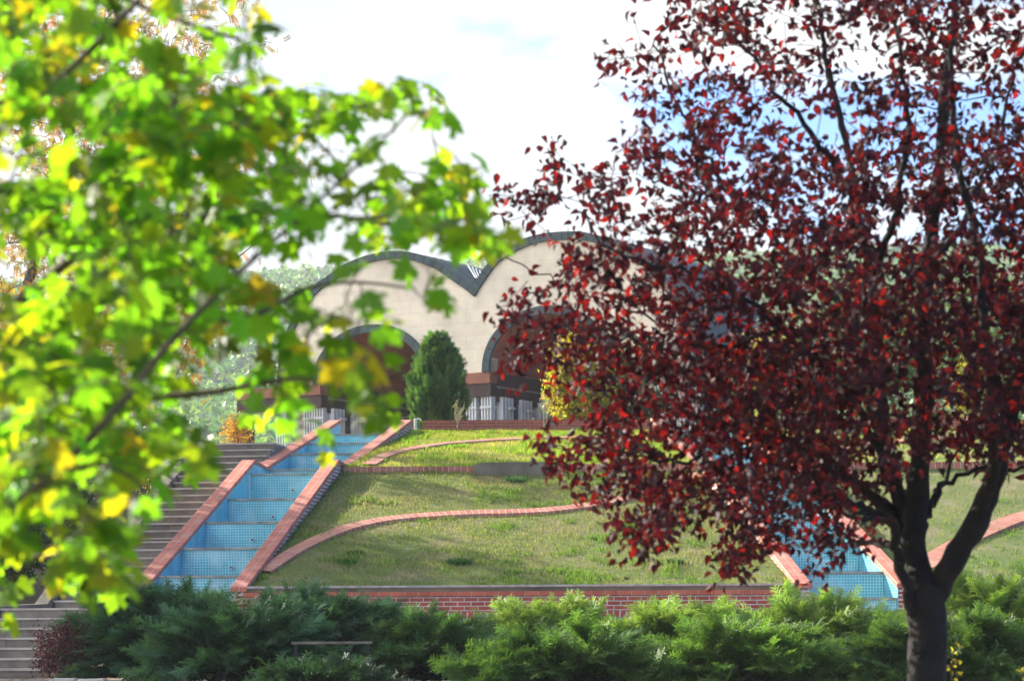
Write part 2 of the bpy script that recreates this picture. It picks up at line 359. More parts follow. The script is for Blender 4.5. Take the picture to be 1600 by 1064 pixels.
def hill_z(x, y):
    ridge = 120.5 + 7 * (snoise(x, y * 0 + 1, 160, 5, 3) - 0.5) + 0.03 * x
    t = np.clip((y - 170) / (820 - 170), 0, 1)
    z = 4 + (ridge - 4) * (0.30 * t + 0.70 * t ** 1.6) + 16 * (snoise(x, y, 150, 8, 4) - 0.5) * np.clip(t * 3, 0, 1) * (1 - 0.7 * t)
    return np.where(y > 820, ridge - (y - 820) * 0.05, z)
hx = np.linspace(-420, 420, 90); hy = np.concatenate([np.linspace(165, 820, 70), np.linspace(850, 1300, 8)])
hxx, hyy = np.meshgrid(hx, hy)
hxx = hxx * (0.6 + hyy / 900)
g = Geo(); g.add(*grid_geo(hxx, hyy, hill_z(hxx, hyy))); tag(g.build('hills', M_hill, smooth=True), kind='structure')

def ico():
    t = (1 + 5 ** .5) / 2
    V = np.array([(-1, t, 0), (1, t, 0), (-1, -t, 0), (1, -t, 0), (0, -1, t), (0, 1, t), (0, -1, -t), (0, 1, -t), (t, 0, -1), (t, 0, 1), (-t, 0, -1), (-t, 0, 1)], float)
    Fc = [(0, 11, 5), (0, 5, 1), (0, 1, 7), (0, 7, 10), (0, 10, 11), (1, 5, 9), (5, 11, 4), (11, 10, 2), (10, 7, 6), (7, 1, 8), (3, 9, 4), (3, 4, 2), (3, 2, 6), (3, 6, 8), (3, 8, 9), (4, 9, 5), (2, 4, 11), (6, 2, 10), (8, 6, 7), (9, 8, 1)]
    V /= np.linalg.norm(V[0]); V = list(map(tuple, V)); mid = {}; out = []
    def md(a, b):
        k = (min(a, b), max(a, b))
        if k not in mid:
            p = (np.array(V[a]) + np.array(V[b])) / 2; p /= np.linalg.norm(p); V.append(tuple(p)); mid[k] = len(V) - 1
        return mid[k]
    for a, b, c in Fc:
        ab, bc, ca = md(a, b), md(b, c), md(c, a); out += [(a, ab, ca), (b, bc, ab), (c, ca, bc), (ab, bc, ca)]
    return np.array(V), np.array(out)
def ico0():
    V_, F_ = ico(); return V_[:12], np.array(ICO_F)
ICO_F = [(0, 11, 5), (0, 5, 1), (0, 1, 7), (0, 7, 10), (0, 10, 11), (1, 5, 9), (5, 11, 4), (11, 10, 2), (10, 7, 6), (7, 1, 8), (3, 9, 4), (3, 4, 2), (3, 2, 6), (3, 6, 8), (3, 8, 9), (4, 9, 5), (2, 4, 11), (6, 2, 10), (8, 6, 7), (9, 8, 1)]
IV0, IF0 = ico0()
g = Geo(); nF = 24000
fy = 230 + (830 - 230) * rng.random(nF) ** 0.8; fx = (rng.random(nF) - 0.5) * fy * 0.50
fz = hill_z(fx, fy)
for k in range(4):
    sel = np.arange(nF) % 4 == k; m_ = sel.sum()
    bump = 1 + 0.13 * rng.normal(size=len(IV0))[:, None]
    sz = (1.1 + 2.2 * rng.random(m_) ** 1.5) * (0.8 + 0.5 * fy[sel] / 900)
    base = np.where(rng.random((m_, 1)) < 0.3, [[0.15, 0.22, 0.06]], [[0.065, 0.155, 0.045]])
    ct = rnd_dirs(26); ct[:, 2] = np.abs(ct[:, 2]) * 1.1 - 0.2; ct *= (0.75 + 0.4 * rng.random((26, 1))); TV = (ct[:, None, :] + 0.34 * rnd_dirs(78).reshape(26, 3, 3)).reshape(-1, 3)
    CC_ = np.clip(base * (1 + 0.25 * rng.normal(size=(m_, 1))), 0.01, 1)
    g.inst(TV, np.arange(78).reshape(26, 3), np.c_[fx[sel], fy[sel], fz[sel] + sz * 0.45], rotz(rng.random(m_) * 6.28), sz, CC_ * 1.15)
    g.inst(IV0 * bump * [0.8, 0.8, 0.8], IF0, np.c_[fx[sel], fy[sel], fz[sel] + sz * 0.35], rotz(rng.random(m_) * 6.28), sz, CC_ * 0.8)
tag(g.build('hillside_forest', M_leaf_bg, smooth=True), 'hazy green woodland covering the hills behind the pale building', 'forest', kind='stuff')

# paving at the foot of the stairs
g = Geo(); g.box(-14, -5.4, 30.5, 36.6, 0.80, 0.872); tag(g.build('pavement', M_pave), kind='structure')
nl = 420
lx = -13 + 8 * rng.random(nl); ly = 31 + 5.4 * rng.random(nl)
LP = np.array([(0, 0, 0), (0.5, 0.28, 0.1), (1, 0, 0.02), (0.5, -0.28, 0.12)]); LF = np.array([(0, 1, 2), (0, 2, 3)])
g = Geo(); g.inst(LP, LF, np.c_[lx, ly, np.full(nl, 0.882)], rotz(rng.random(nl) * 6.28), 0.05 + 0.05 * rng.random(nl), vary((0.30, 0.16, 0.07), nl, 0.3))
tag(g.build('leaf_litter', M_leaf_bg), 'brown dry leaves scattered at the foot of the stone stairs', 'litter', kind='stuff')

# ------------------------------------------------------------------ lawn
TERR = []
def lawn_patch(xl, xr, name, mat, dz=0.0):
    ysl = np.concatenate([np.linspace(40.33, 48.40, 60), [48.52], np.linspace(48.60, 56.5, 50)])
    V = []; nu = 40
    for y in ysl:
        a, b = float(interp(y, xl)), float(interp(y, xr))
        for k in range(nu + 1):
            x = a + (b - a) * k / nu
            V.append((x, y, float(interp(y, LAWN)) + dz))
    V = np.array(V); V[:, 2] += 0.05 * (snoise(V[:, 0], V[:, 1], 1.4, 2) - 0.5)
    n, m = len(ysl), nu + 1; i, j = np.meshgrid(np.arange(n - 1), np.arange(m - 1), indexing='ij'); A = i * m + j
    return V, np.stack([A, A + 1, A + m + 1, A + m], -1).reshape(-1, 4)
g = Geo()
g.add(*lawn_patch(LX_in, RX_in, 'lawn', None)); g.add(*lawn_patch(RX_out, [(40.3, 24), (56.2, 24)], 'lawn', None))
tag(g.build('lawn', M_lawn, smooth=True), kind='structure')
g = Geo(); g.box(-4.41, 4.72, 40.275, 40.35, E0 + 0.2, E0 + 0.674); g.box(6.72, 24, 40.275, 40.35, E0 + 0.2, E0 + 0.674); tag(g.build('soil_bank', M_ground), kind='structure')
# grass blades
def grass_blades():
    n = 150000
    y = 40.35 + 16.1 * rng.random(n)
    x = np.where(rng.random(n) < 0.74, interp(y, LX_in) + (interp(y, RX_in) - interp(y, LX_in)) * rng.random(n), interp(y, RX_out) + 9 * rng.random(n))
    z = interp(y, LAWN) + 0.05 * (snoise(x, y, 1.4, 2) - 0.5)
    dry = snoise(x, y, 1.1, 11, 4) + 0.25 * (rng.random(n) - 0.5) + 0.10 * ((y < 48.5) & (y > 46.2)) + 0.05 * (y < 48.5)
    k = np.clip((dry - 0.47) / 0.26, 0, 0.85)[:, None]
    green = np.where((y > 48.5)[:, None], [[0.25, 0.29, 0.045]], [[0.165, 0.205, 0.045]])  # grass above the terrace brightened in colour for its sunlit look
    straw = np.where((y > 48.5)[:, None], [[0.40, 0.37, 0.11]], [[0.25, 0.225, 0.115]])
    c = (green * (1 - k) + straw * k) * (1 + 0.28 * rng.normal(size=(n, 1)))
    lush = (snoise(x, y, 0.55, 21, 2) > 0.66)[:, None]
    c = np.where(lush, c * [[0.7, 1.0, 0.6]], c)
    hgt = (0.028 + 0.036 * rng.random(n)) * (1 + 0.6 * lush[:, 0]) * (0.7 + 0.6 * snoise(x, y, 0.8, 5, 3))
    P = np.array([(-0.13, 0, -0.05), (0.13, 0, -0.05), (0.5, 0.1, 1.0)])
    rot = rotz(rng.random(n) * 6.28)
    g = Geo(); g.inst(P, np.array([(0, 1, 2)]), np.c_[x, y, z], rot, hgt, np.clip(c, 0.01, 0.9))
    return g
tag(grass_blades().build('grass', M_grass), 'short patchy green and straw coloured grass on the sloping lawns', 'grass', kind='stuff')

# ------------------------------------------------------------------ curved brick paths in the lawn
def smooth_curve(P, n):
    P = np.asarray(P, float); d = np.r_[0, np.cumsum(np.linalg.norm(np.diff(P, axis=0), axis=1))]
    t = np.linspace(0, d[-1], n)
    # Catmull-Rom through arc-length parameter
    out = np.zeros((n, P.shape[1]))
    for i, tt in enumerate(t):
        k = min(np.searchsorted(d, tt, 'right') - 1, len(P) - 2); u = (tt - d[k]) / (d[k + 1] - d[k] + 1e-9)
        p0 = P[max(k - 1, 0)]; p1 = P[k]; p2 = P[k + 1]; p3 = P[min(k + 2, len(P) - 1)]
        out[i] = 0.5 * ((2 * p1) + (-p0 + p2) * u + (2 * p0 - 5 * p1 + 4 * p2 - p3) * u * u + (-p0 + 3 * p1 - 3 * p2 + p3) * u ** 3)
    return out
def brick_band(pxs, width, name):
    P = np.array([lawn_hit(*p) for p in pxs]); P = smooth_curve(P, 90)
    t = np.gradient(P[:, :2], axis=0); t /= np.linalg.norm(t, axis=1)[:, None]; nrm = np.c_[-t[:, 1], t[:, 0]]
    s_ = np.r_[0, np.cumsum(np.linalg.norm(np.diff(P, axis=0), axis=1))]
    V = []; UV = []
    for i in range(len(P)):
        for k, (off, dz) in enumerate(((-width / 2, -0.1), (-width / 2, 0.058), (width / 2, 0.058), (width / 2, -0.1))):
            q = P[i, :2] + nrm[i] * off
            V.append((q[0], q[1], float(interp(q[1], LAWN)) + dz)); UV.append((s_[i], [0.0, 0.05, 0.85, 0.89][k]))
    Fc = [(i * 4 + j, i * 4 + j + 1, i * 4 + j + 5, i * 4 + j + 4) for i in range(len(P) - 1) for j in range(3)]
    g = Geo(); g.add(V, Fc, uv=UV); return tag(g.build(name, M_path, keepuv=True), kind='structure')
brick_band([(412, 894), (455, 866), (500, 843), (545, 826), (600, 814), (660, 808), (740, 804), (800, 803), (850, 801), (900, 796), (945, 789), (1000, 776), (1055, 757), (1110, 742)], 0.29, 'brick_path')
brick_band([(578, 728), (608, 712), (645, 703), (690, 696), (740, 692), (800, 689), (870, 687), (940, 687), (1010, 690), (1060, 697)], 0.28, 'brick_path')
brick_band([(1440, 893), (1480, 868), (1530, 842), (1600, 815), (1680, 800), (1800, 795)], 0.42, 'brick_path')
brick_band([(1260, 722), (1320, 706), (1400, 696), (1500, 690), (1640, 688)], 0.40, 'brick_path')

# ------------------------------------------------------------------ stepped water channels
def lofted(secs_fn, Ys, **kw):
    """secs_fn(Y) -> (xl, xr, zb, zt)"""
    g = Geo(); rings = []
    for y in Ys:
        a, b, zb, zt = secs_fn(y); rings.append([(a, y, zb), (b, y, zb), (b, y, zt), (a, y, zt)])
    g.loft(rings); return g
YS = [40.3, 42.9, 45.5, 48.2, 49.2, 51.5, 54, 56.2]
CW = 0.255
def channel(label, XL, XR, rims, spouts, outer_mat_l, outer_mat_r):
    root = empty('water_channel', (float(interp(44, XL)), 40.3, 0.9), label, 'water channel', 'tiled water channels climbing the slope')
    ang = math.atan((XL[1][1] - XL[0][1]) / 7.9)
    for side in (0, 1):
        a = (lambda y: float(interp(y, XL))) if side == 0 else (lambda y: float(interp(y, XR)) - CW)
        gw = lofted(lambda y: (a(y) + 0.02, a(y) + CW - 0.02, zc(y) - 1.3 if y > 40.31 else 0.6, zc(y) - 0.075), YS)
        wl = gw.build('side_wall', M_brick_side, root, uvrot=ang)
        g2 = Geo(); rings = []
        for y in YS:
            z = zc(y); x0 = a(y) - 0.012; x1 = a(y) + CW + 0.012
            rings.append([(x0, y - (0.03 if y == 40.3 else 0), z - 0.075), (x1, y - (0.03 if y == 40.3 else 0), z - 0.075), (x1, y - (0.03 if y == 40.3 else 0), z - 0.012), (x1 - 0.012, y - (0.03 if y == 40.3 else 0), z), (x0 + 0.012, y - (0.03 if y == 40.3 else 0), z), (x0, y - (0.03 if y == 40.3 else 0), z - 0.012)])
        g2.loft(rings)
        # coping bricks are laid across the wall: UV follows the wall
        V = np.concatenate(g2.V); g2.UV = [np.c_[V[:, 0] - np.array([a(yy) for yy in V[:, 1]]), V[:, 1] * 1.05]]
        g2.build('coping', M_coping, wl, keepuv=True)
        # tile lining on the inner face
        xi = (lambda y: a(y) + CW - 0.018) if side == 0 else (lambda y: a(y) + 0.006)
        gl = lofted(lambda y: (xi(y), xi(y) + 0.012, zc(y) - 1.25, zc(y) - 0.078), YS)
        gl.build('tile_lining', M_tile_side, root, uvrot=ang)
    # floor and weirs
    for i, (ry, rz) in enumerate(rims):
        xa = float(interp(ry, XL)) + CW; xb = float(interp(ry, XR)) - CW
        dx = 0.0
        g = Geo(); g.box(xa, xb, ry, ry + 0.10, rz - 0.95, rz - 0.03)
        wr = g.build('weir', M_tile, root, uvrot=0)
        g = Geo(); g.box(xa - 0.004, xb + 0.004, ry - 0.025, ry + 0.115, rz - 0.03, rz + 0.012); g.build('rim', M_rim, wr)
        if i < spouts and i > 0:
            cx = xa + (xb - xa) * 0.60; cz = rz - 0.34 + 0.02 * (i % 2)
            th = np.linspace(0, 2 * math.pi, 11)[:-1]
            g = Geo()
            for r_, y0, y1 in ((0.030, ry + 0.01, ry - 0.05),):
                rings = [[(cx + r_ * math.cos(t), y, cz + r_ * math.sin(t)) for t in th] for y in (y0, y1)]
                rings.append([(cx + 0.022 * math.cos(t), y1, cz + 0.022 * math.sin(t)) for t in th])
                rings.append([(cx + 0.020 * math.cos(t), ry - 0.01, cz + 0.020 * math.sin(t)) for t in th])
                g.loft(rings)
            sp = g.build('spout', M_pale_metal, wr)
            g = Geo(); g.add([(cx + 0.021 * math.cos(t), ry - 0.042, cz + 0.021 * math.sin(t)) for t in th], [tuple(range(10))[::-1]]); g.build('spout_hole', M_black, wr)  # black disc stands in for the dark inside of the pipe
        nx = rims[i + 1][0] if i + 1 < len(rims) else 56.2
        g = Geo(); zf = rz - 0.35
        xs4 = (xa, xb, float(interp(nx, XR)) - CW, float(interp(nx, XL)) + CW)
        g.add([(xs4[0], ry + 0.1, zf), (xs4[1], ry + 0.1, zf), (xs4[2], nx, zf), (xs4[3], nx, zf)], [(0, 1, 2, 3)]); g.build('basin_floor', M_tile, root, uvrot=0)
    return root
rims_l = [(40.34, E0 + 0.45), (41.1, E0 + 0.905), (42.68, E0 + 1.43), (44.3, E0 + 1.955), (46.0, E0 + 2.47), (47.75, E0 + 3.055), (49.4, E0 + 3.25), (51.2, E0 + 3.70), (52.9, E0 + 4.05), (54.9, E0 + 4.40)]
chL = channel('left one of the two blue tiled water channels, beside the stone stairs', LX_out, LX_in, rims_l, 6, M_brick_side, M_brick_side)
chR = channel('right one of the two blue tiled water channels, behind the dark red tree', RX_in, RX_out, [(y, z) for y, z in rims_l], 6, M_brick_side, M_brick_side)
# pale mineral streak in the corner of the top weir of the lower flight
p = at(388, 738, 47.7)
g = Geo(); g.box(p[0] - 0.02, p[0] + 0.055, 47.70, 47.76, p[2] - 0.50, p[2] - 0.01); g.build('mineral_streak', M_white_seam, chL)

# ------------------------------------------------------------------ front retaining walls, pool, upper wall
def hwall(name, label, x0, x1, y0, z0, z1, th=0.3, soldier=True, cat='wall'):
    root = empty(name, ((x0 + x1) / 2, y0, z0), label, cat)
    g = Geo(); g.box(x0, x1, y0, y0 + th, z0, z1 - 0.075); b = g.build('brickwork', M_brick, root, uvrot=0)
    g = Geo(); g.box(x0 - 0.0, x1 + 0.0, y0 - 0.03, y0 + th + 0.02, z1 - 0.075, z1); g.build('coping', M_coping_front, root, uvrot=0)
    if soldier:
        g = Geo(); g.box(x0, x1, y0 - 0.022, y0 - 0.0005, z0, z0 + 0.105); g.build('base_course', M_soldier, root, uvrot=0)
        # ledge
    return root
M_coping_front = brick_mat('front_coping', (0.50, 0.11, 0.06), (0.42, 0.085, 0.05), (0.45, 0.22, 0.15), 0.22, 0.5, 0.007, offset=0.0)
hwall('brick_retaining_wall', 'low red brick retaining wall below the lawn between the two water channels', -4.43, 4.74, 39.95, E0 + 0.155, E0 + 0.600)
hwall('brick_retaining_wall', 'low red brick retaining wall right of the dark tree trunk', 6.70, 24.0, 39.95, E0 + 0.155, E0 + 0.62)
g = Geo(); g.box(-4.41, 4.72, 40.26, 40.36, E0 + 0.675, E0 + 0.712); tag(g.build('lawn_edging', M_curb), 'thin pale concrete edging along the bottom of the middle lawn', 'edging')
g = Geo(); g.box(6.72, 24, 40.26, 40.36, E0 + 0.675, E0 + 0.712); tag(g.build('lawn_edging', M_curb), 'thin pale concrete edging along the bottom of the right lawn', 'edging')
# end piers of the channel side walls
root = empty('pool_basin', (0, 38.4, 0.9), 'long shallow blue tiled pool in front of the low brick wall', 'pool')
g = Geo(); g.box(-4.43, 4.74, 36.9, 39.93, E0 - 0.02, E0 + 0.03); g.build('pool_floor', M_tile, root, uvrot=0)
g = Geo(); g.box(-4.43, 4.74, 36.6, 36.88, 0.5, E0 + 0.10); g.build('pool_front_wall', M_brick, root, uvrot=0)
g = Geo(); g.box(-4.43, 4.74, 39.935, 39.949, E0 + 0.03, E0 + 0.153); g.build('pool_back_tiles', M_tile, root, uvrot=0)
g = Geo(); g.box(-6.08, -4.72, 39.96, 40.30, E0 - 0.1, E0 + 0.22); g.build('pool_inlet', M_tile, root, uvrot=0); g = Geo(); g.box(5.03, 6.39, 39.96, 40.30, E0 - 0.1, E0 + 0.22); g.build('pool_inlet', M_tile, root, uvrot=0)
for x in (-6.37, -4.72, 4.74, 6.39):
    pass
# brick edging line of the terrace and the concrete slab in it
g = Geo(); a = lawn_hit(742, 737)
g.box(-3.36, at(741, 735, 48.6)[0], 48.42, 48.60, E0 + 2.9, E0 + 3.235); tag(g.build('terrace_edging', M_path, uvrot=0), 'narrow brick edging between middle lawns, left of the concrete slab', 'edging')
g = Geo(); x0 = at(741, 735, 48.6)[0]; x1 = at(868, 735, 48.6)[0]
g.add([(x0, 48.2, 4.4), (x1, 48.2, 4.4), (x1, 48.2, E0 + 3.22), (x1 - 0.1, 48.2, E0 + 3.30), (x0 + 0.12, 48.2, E0 + 3.29), (x0, 48.2, E0 + 3.23), (x0, 48.62, 4.4), (x1, 48.62, 4.4), (x1, 48.62, E0 + 3.22), (x1 - 0.1, 48.62, E0 + 3.30), (x0 + 0.12, 48.62, E0 + 3.29), (x0, 48.62, E0 + 3.23)],
      [(0, 1, 2, 3, 4, 5), (11, 10, 9, 8, 7, 6), (0, 6, 7, 1), (1, 7, 8, 2), (2, 8, 9, 3), (3, 9, 10, 4), (4, 10, 11, 5), (5, 11, 6, 0)])
tag(g.build('concrete_slab', M_concrete), 'grey-brown weathered concrete slab set in the edge of the upper lawn', 'slab')
g = Geo(); g.box(x1 + 0.01, 3.74, 48.42, 48.60, E0 + 2.9, E0 + 3.26); tag(g.build('terrace_edging', M_path, uvrot=0), 'narrow brick edging behind the red tree, right of the concrete slab', 'edging')
g = Geo(); g.box(5.62, 24, 48.42, 48.60, E0 + 2.9, E0 + 3.26); tag(g.build('terrace_edging', M_path, uvrot=0), 'narrow brick edging across the right lawn beyond the water channel', 'edging')
# upper wall
M_brick_dark = brick_mat('upper_wall_brick', (0.33, 0.085, 0.055), (0.26, 0.065, 0.045), (0.34, 0.17, 0.13), 0.225, 0.072, 0.010)
root = empty('upper_brick_wall', (0.5, 56.5, E0 + 4.5), 'long low brick wall along the top of the upper lawn', 'wall')
g = Geo(); g.box(-2.05, 3.22, 56.5, 56.85, E0 + 4.3, E0 + 4.85); g.build('brickwork', M_brick_dark, root, uvrot=0)
root = empty('upper_brick_wall', (8, 56.5, E0 + 4.5), 'low brick wall above the right lawn, behind the red tree', 'wall')
g = Geo(); g.box(5.08, 11.2, 56.5, 56.85, E0 + 4.3, E0 + 4.85); g.build('brickwork', M_brick_dark, root, uvrot=0)
g = Geo(); 
for k in range(2):
    g.box(10.6 + k * 0.55, 11.1 + k * 0.55, 56.1, 56.49, E0 + 4.4, E0 + 4.80 - 0.1 * k)
g.build('end_pier', M_coping, root, uvrot=0)
# little tap on the wall's left end
root = empty('water_tap', at(651, 668, 56.3), 'small white standpipe at the left end of the upper brick wall', 'standpipe')
pb = at(651, 670, 56.3); g = Geo(); g.tube([pb, pb + [0, 0, 0.26]], 0.035, 8); g.build('pipe', M_pale_metal, root)
g = Geo(); g.tube([pb + [0, 0, 0.24], pb + [0.09, 0, 0.25], pb + [0.14, 0, 0.22]], 0.016, 6); g.build('spout', M_pale_metal, root)

# ------------------------------------------------------------------ stone stairs
root = empty('stone_stairs', (-7.4, 36.5, 0.87), 'long flight of grey-brown stone stairs left of the water channel', 'stairs')
k7 = 0.128
Yc = 36.55; hz = -0.73
def stair_x(Y): return (-8.47 + k7 * (Y - 36.5) + 0.02, float(interp(Y, [(36, -6.93), (40.3, -6.39), (48.2, -5.39), (56.2, -4.24)])))
UU = np.array([1, -k7]) / math.hypot(1, k7); VV = np.array([k7, 1]) / math.hypot(1, k7)
for i in range(30):
    if i: Yc += 0.34 + (2.36 if i == 7 else 0) + (2.03 if i == 15 else 0) + (0.25 if i == 23 else 0)
    z0 = EYE + hz + i * 0.155; z1 = z0 + 0.155
    nxt = 0.34 + (2.36 if i == 6 else 0) + (2.03 if i == 14 else 0) + (0.25 if i == 22 else 0) + (3.0 if i == 29 else 0)
    xl, xr = stair_x(Yc)
    def slab(g, f0, b0, za, zb, ex=0.0):
        # sheared box following the stair direction
        P = []
        for z in (za, zb):
            for y in (Yc + f0, Yc + b0):
                l_, r_ = stair_x(y)
                P += [(l_ - ex, y + k7 * 0.8 , z), (r_ - 0.002, y - k7 * 0.8, z)]
        return g.add(P, [(0, 2, 3, 1), (4, 5, 7, 6), (0, 1, 5, 4), (2, 6, 7, 3), (0, 4, 6, 2), (1, 3, 7, 5)])
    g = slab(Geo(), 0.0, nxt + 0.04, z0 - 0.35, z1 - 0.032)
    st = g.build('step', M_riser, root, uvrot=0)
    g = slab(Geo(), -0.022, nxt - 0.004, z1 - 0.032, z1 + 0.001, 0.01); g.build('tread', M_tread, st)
# left flank wall of the stairs: low string wall
g = Geo(); rings = []
for y, z in ((36.4, 0.95), (38.6, 2.0), (41.0, 2.05), (43.6, 3.25), (45.8, 3.3), (48.6, 4.5), (51.6, 5.6), (54, 5.65)):
    x = -8.47 + k7 * (y - 36.5); rings.append([(x - 0.22, y + .1, z - 1.6), (x - 0.0, y + .1, z - 1.6), (x - 0.0, y + .1, z), (x - 0.22, y + .1, z)])
g.loft(rings); g.build('string_wall', M_concrete, root)

# handrail left of the stairs
root = empty('handrail', (-6.9, 50, 4.8), 'dark painted steel pipe railing at the left edge of the stairs', 'railing')
def rail(pts, r=0.03):
    g = Geo(); g.tube(np.array(pts), r, 8); return g
pA = at(287, 712, 50.0); pB = at(310, 690, 52.2); pC = at(236, 702, 51.0)
rail([at(287, 738, 50.0), pA]).build('post', M_rail, root)
rail([at(222, 765, 48.6), at(222, 722, 48.6)]).build('post', M_rail, root)
rail([at(236, 730, 51.0), pC]).build('post', M_rail, root)
rail([pC, pA, pB]).build('top_rail', M_rail, root)
rail([at(222, 722, 48.6), at(248, 722, 50.4), pA + [0, 0, -0.02]]).build('top_rail', M_rail, root)
rail([at(287, 733, 50.0), at(309, 706, 52.2)]).build('lower_rail', M_rail, root)
rail([at(196, 745, 47.6), at(222, 722, 48.6)]).build('lower_rail', M_rail, root)

# ------------------------------------------------------------------ the hall
O = np.array([-1.22, 79.9]); U = np.array([0.848, -0.530]); Vd = np.array([0.530, 0.848])
def u_of(px):
    k = (px - 800) / F; return (O[0] - k * O[1]) / (k * U[1] - U[0])
def fh(px, py):
    u = u_of(px); Y = O[1] + U[1] * u; return u, EYE + (YH - py) / F * Y
def W3(u, v, z): return (O[0] + U[0] * u + Vd[0] * v, O[1] + U[1] * u + Vd[1] * v, z)
hall = empty('assembly_hall', W3(0, 0, 5.8), 'cream hall with double-humped dark roof edge and two brick arched entrances', 'building')
left_l = [(436, 606), (440, 570), (448, 529), (470, 478), (495, 446), (520, 428), (552, 408), (596, 394), (641, 392.5), (686, 407), (711, 423), (744, 446)]
right_l = [(744, 446), (761, 421), (777, 401.5), (805, 383), (837, 369.5), (876, 363.5), (917, 364), (955, 374), (990, 390), (1022, 412), (1052, 446), (1078, 492), (1096, 545), (1104, 590)]
outl = [fh(*p) for p in left_l]; outr = [fh(*p) for p in right_l]
CL = smooth_curve(outl, 60); CR = smooth_curve(outr, 60)
OUT = np.concatenate([CL, CR[1:]])
ZB = EYE + 397 * 80 / F             # bottom edge of the cream wall
OUT[:, 1] = np.maximum(OUT[:, 1], ZB); OUT = OUT[(np.arange(len(OUT)) >= 0)]
def arch(uc, hw, ztop):
    th = np.linspace(math.pi, 0, 41)
    return np.c_[uc + hw * np.cos(th), ZB + (ztop - ZB) * np.sin(th) ** 0.92]
a1c = (u_of(494) + u_of(674)) / 2; a1w = (u_of(674) - u_of(494)) / 2; a1t = fh(584, 506)[1]
a2c = (u_of(758) + u_of(958)) / 2; a2w = (u_of(958) - u_of(758)) / 2; a2t = fh(858, 478)[1]
TR = 0.27
ar = [(a1c, a1w, a1t), (a2c, a2w, a2t)]
# wall with two arched openings
us = np.unique(np.concatenate([np.linspace(OUT[0, 0], OUT[-1, 0], 220)] + [np.array([c - w_ + TR, c + w_ - TR]) for c, w_, t in ar] + [c + (w_ - TR) * np.cos(np.linspace(0, math.pi, 41)) for c, w_, t in ar]))
o_s = np.argsort(OUT[:, 0]); ztop = np.interp(us, OUT[o_s, 0], OUT[o_s, 1])
g = Geo()
for i in range(len(us) - 1):
    ua, ub = us[i], us[i + 1]; um = (ua + ub) / 2; lo_a = lo_b = ZB
    for c, w_, t in ar:
        wi = w_ - TR
        if abs(um - c) < wi:
            f = lambda u: ZB + (t - TR - ZB) * max(0, 1 - ((u - c) / wi) ** 2) ** 0.46
            lo_a, lo_b = f(ua), f(ub)
    za, zb = ztop[i] - 0.05, ztop[i + 1] - 0.05
    if za <= lo_a and zb <= lo_b: continue
    za = max(za, lo_a); zb = max(zb, lo_b)
    g.add([W3(ua, 0, lo_a), W3(ub, 0, lo_b), W3(ub, 0, zb), W3(ua, 0, za), W3(ua, .4, lo_a), W3(ub, .4, lo_b), W3(ub, .4, zb), W3(ua, .4, za)],
          [(0, 1, 2, 3), (7, 6, 5, 4), (0, 4, 5, 1), (3, 2, 6, 7)])
g.build('wall', M_cream, hall, uvrot=0)
def band(curve, t, v0, v1, inward=True):
    C = np.asarray(curve); tg = np.gradient(C, axis=0); tg /= np.linalg.norm(tg, axis=1)[:, None] + 1e-9
    nn = np.c_[tg[:, 1], -tg[:, 0]]           # points downwards for a curve running left to right
    rings = []
    for p_, n_ in zip(C, nn):
        q = p_ + n_ * t; rings.append([W3(p_[0], v0, p_[1]), W3(q[0], v0, q[1]), W3(q[0], v1, q[1]), W3(p_[0], v1, p_[1])])
    gb_ = Geo().loft(rings); s_ = np.r_[0, np.cumsum(np.linalg.norm(np.diff(C, axis=0), axis=1))]
    gb_.UV = [np.array([(s_[i], v_) for i in range(len(C)) for v_ in (0.03, 0.4, 0.41, 0.04)])]
    return gb_
for ic_, cv in enumerate((CL, CR)):
    e_ = (cv[-1] - cv[-2]) if ic_ == 0 else (cv[0] - cv[1])
    e_ = e_ / np.linalg.norm(e_) * 0.26
    cvx = np.vstack([cv, cv[-1] + e_]) if ic_ == 0 else np.vstack([cv[0] + e_, cv])
    band(cvx, 0.26, -0.10 - 0.006 * ic_, 0.0).build('roof_edge', M_slate_trim, hall, keepuv=True)
    band(cv, 0.12, 0.0, 6.4).build('roof', M_slate, hall, smooth=True)
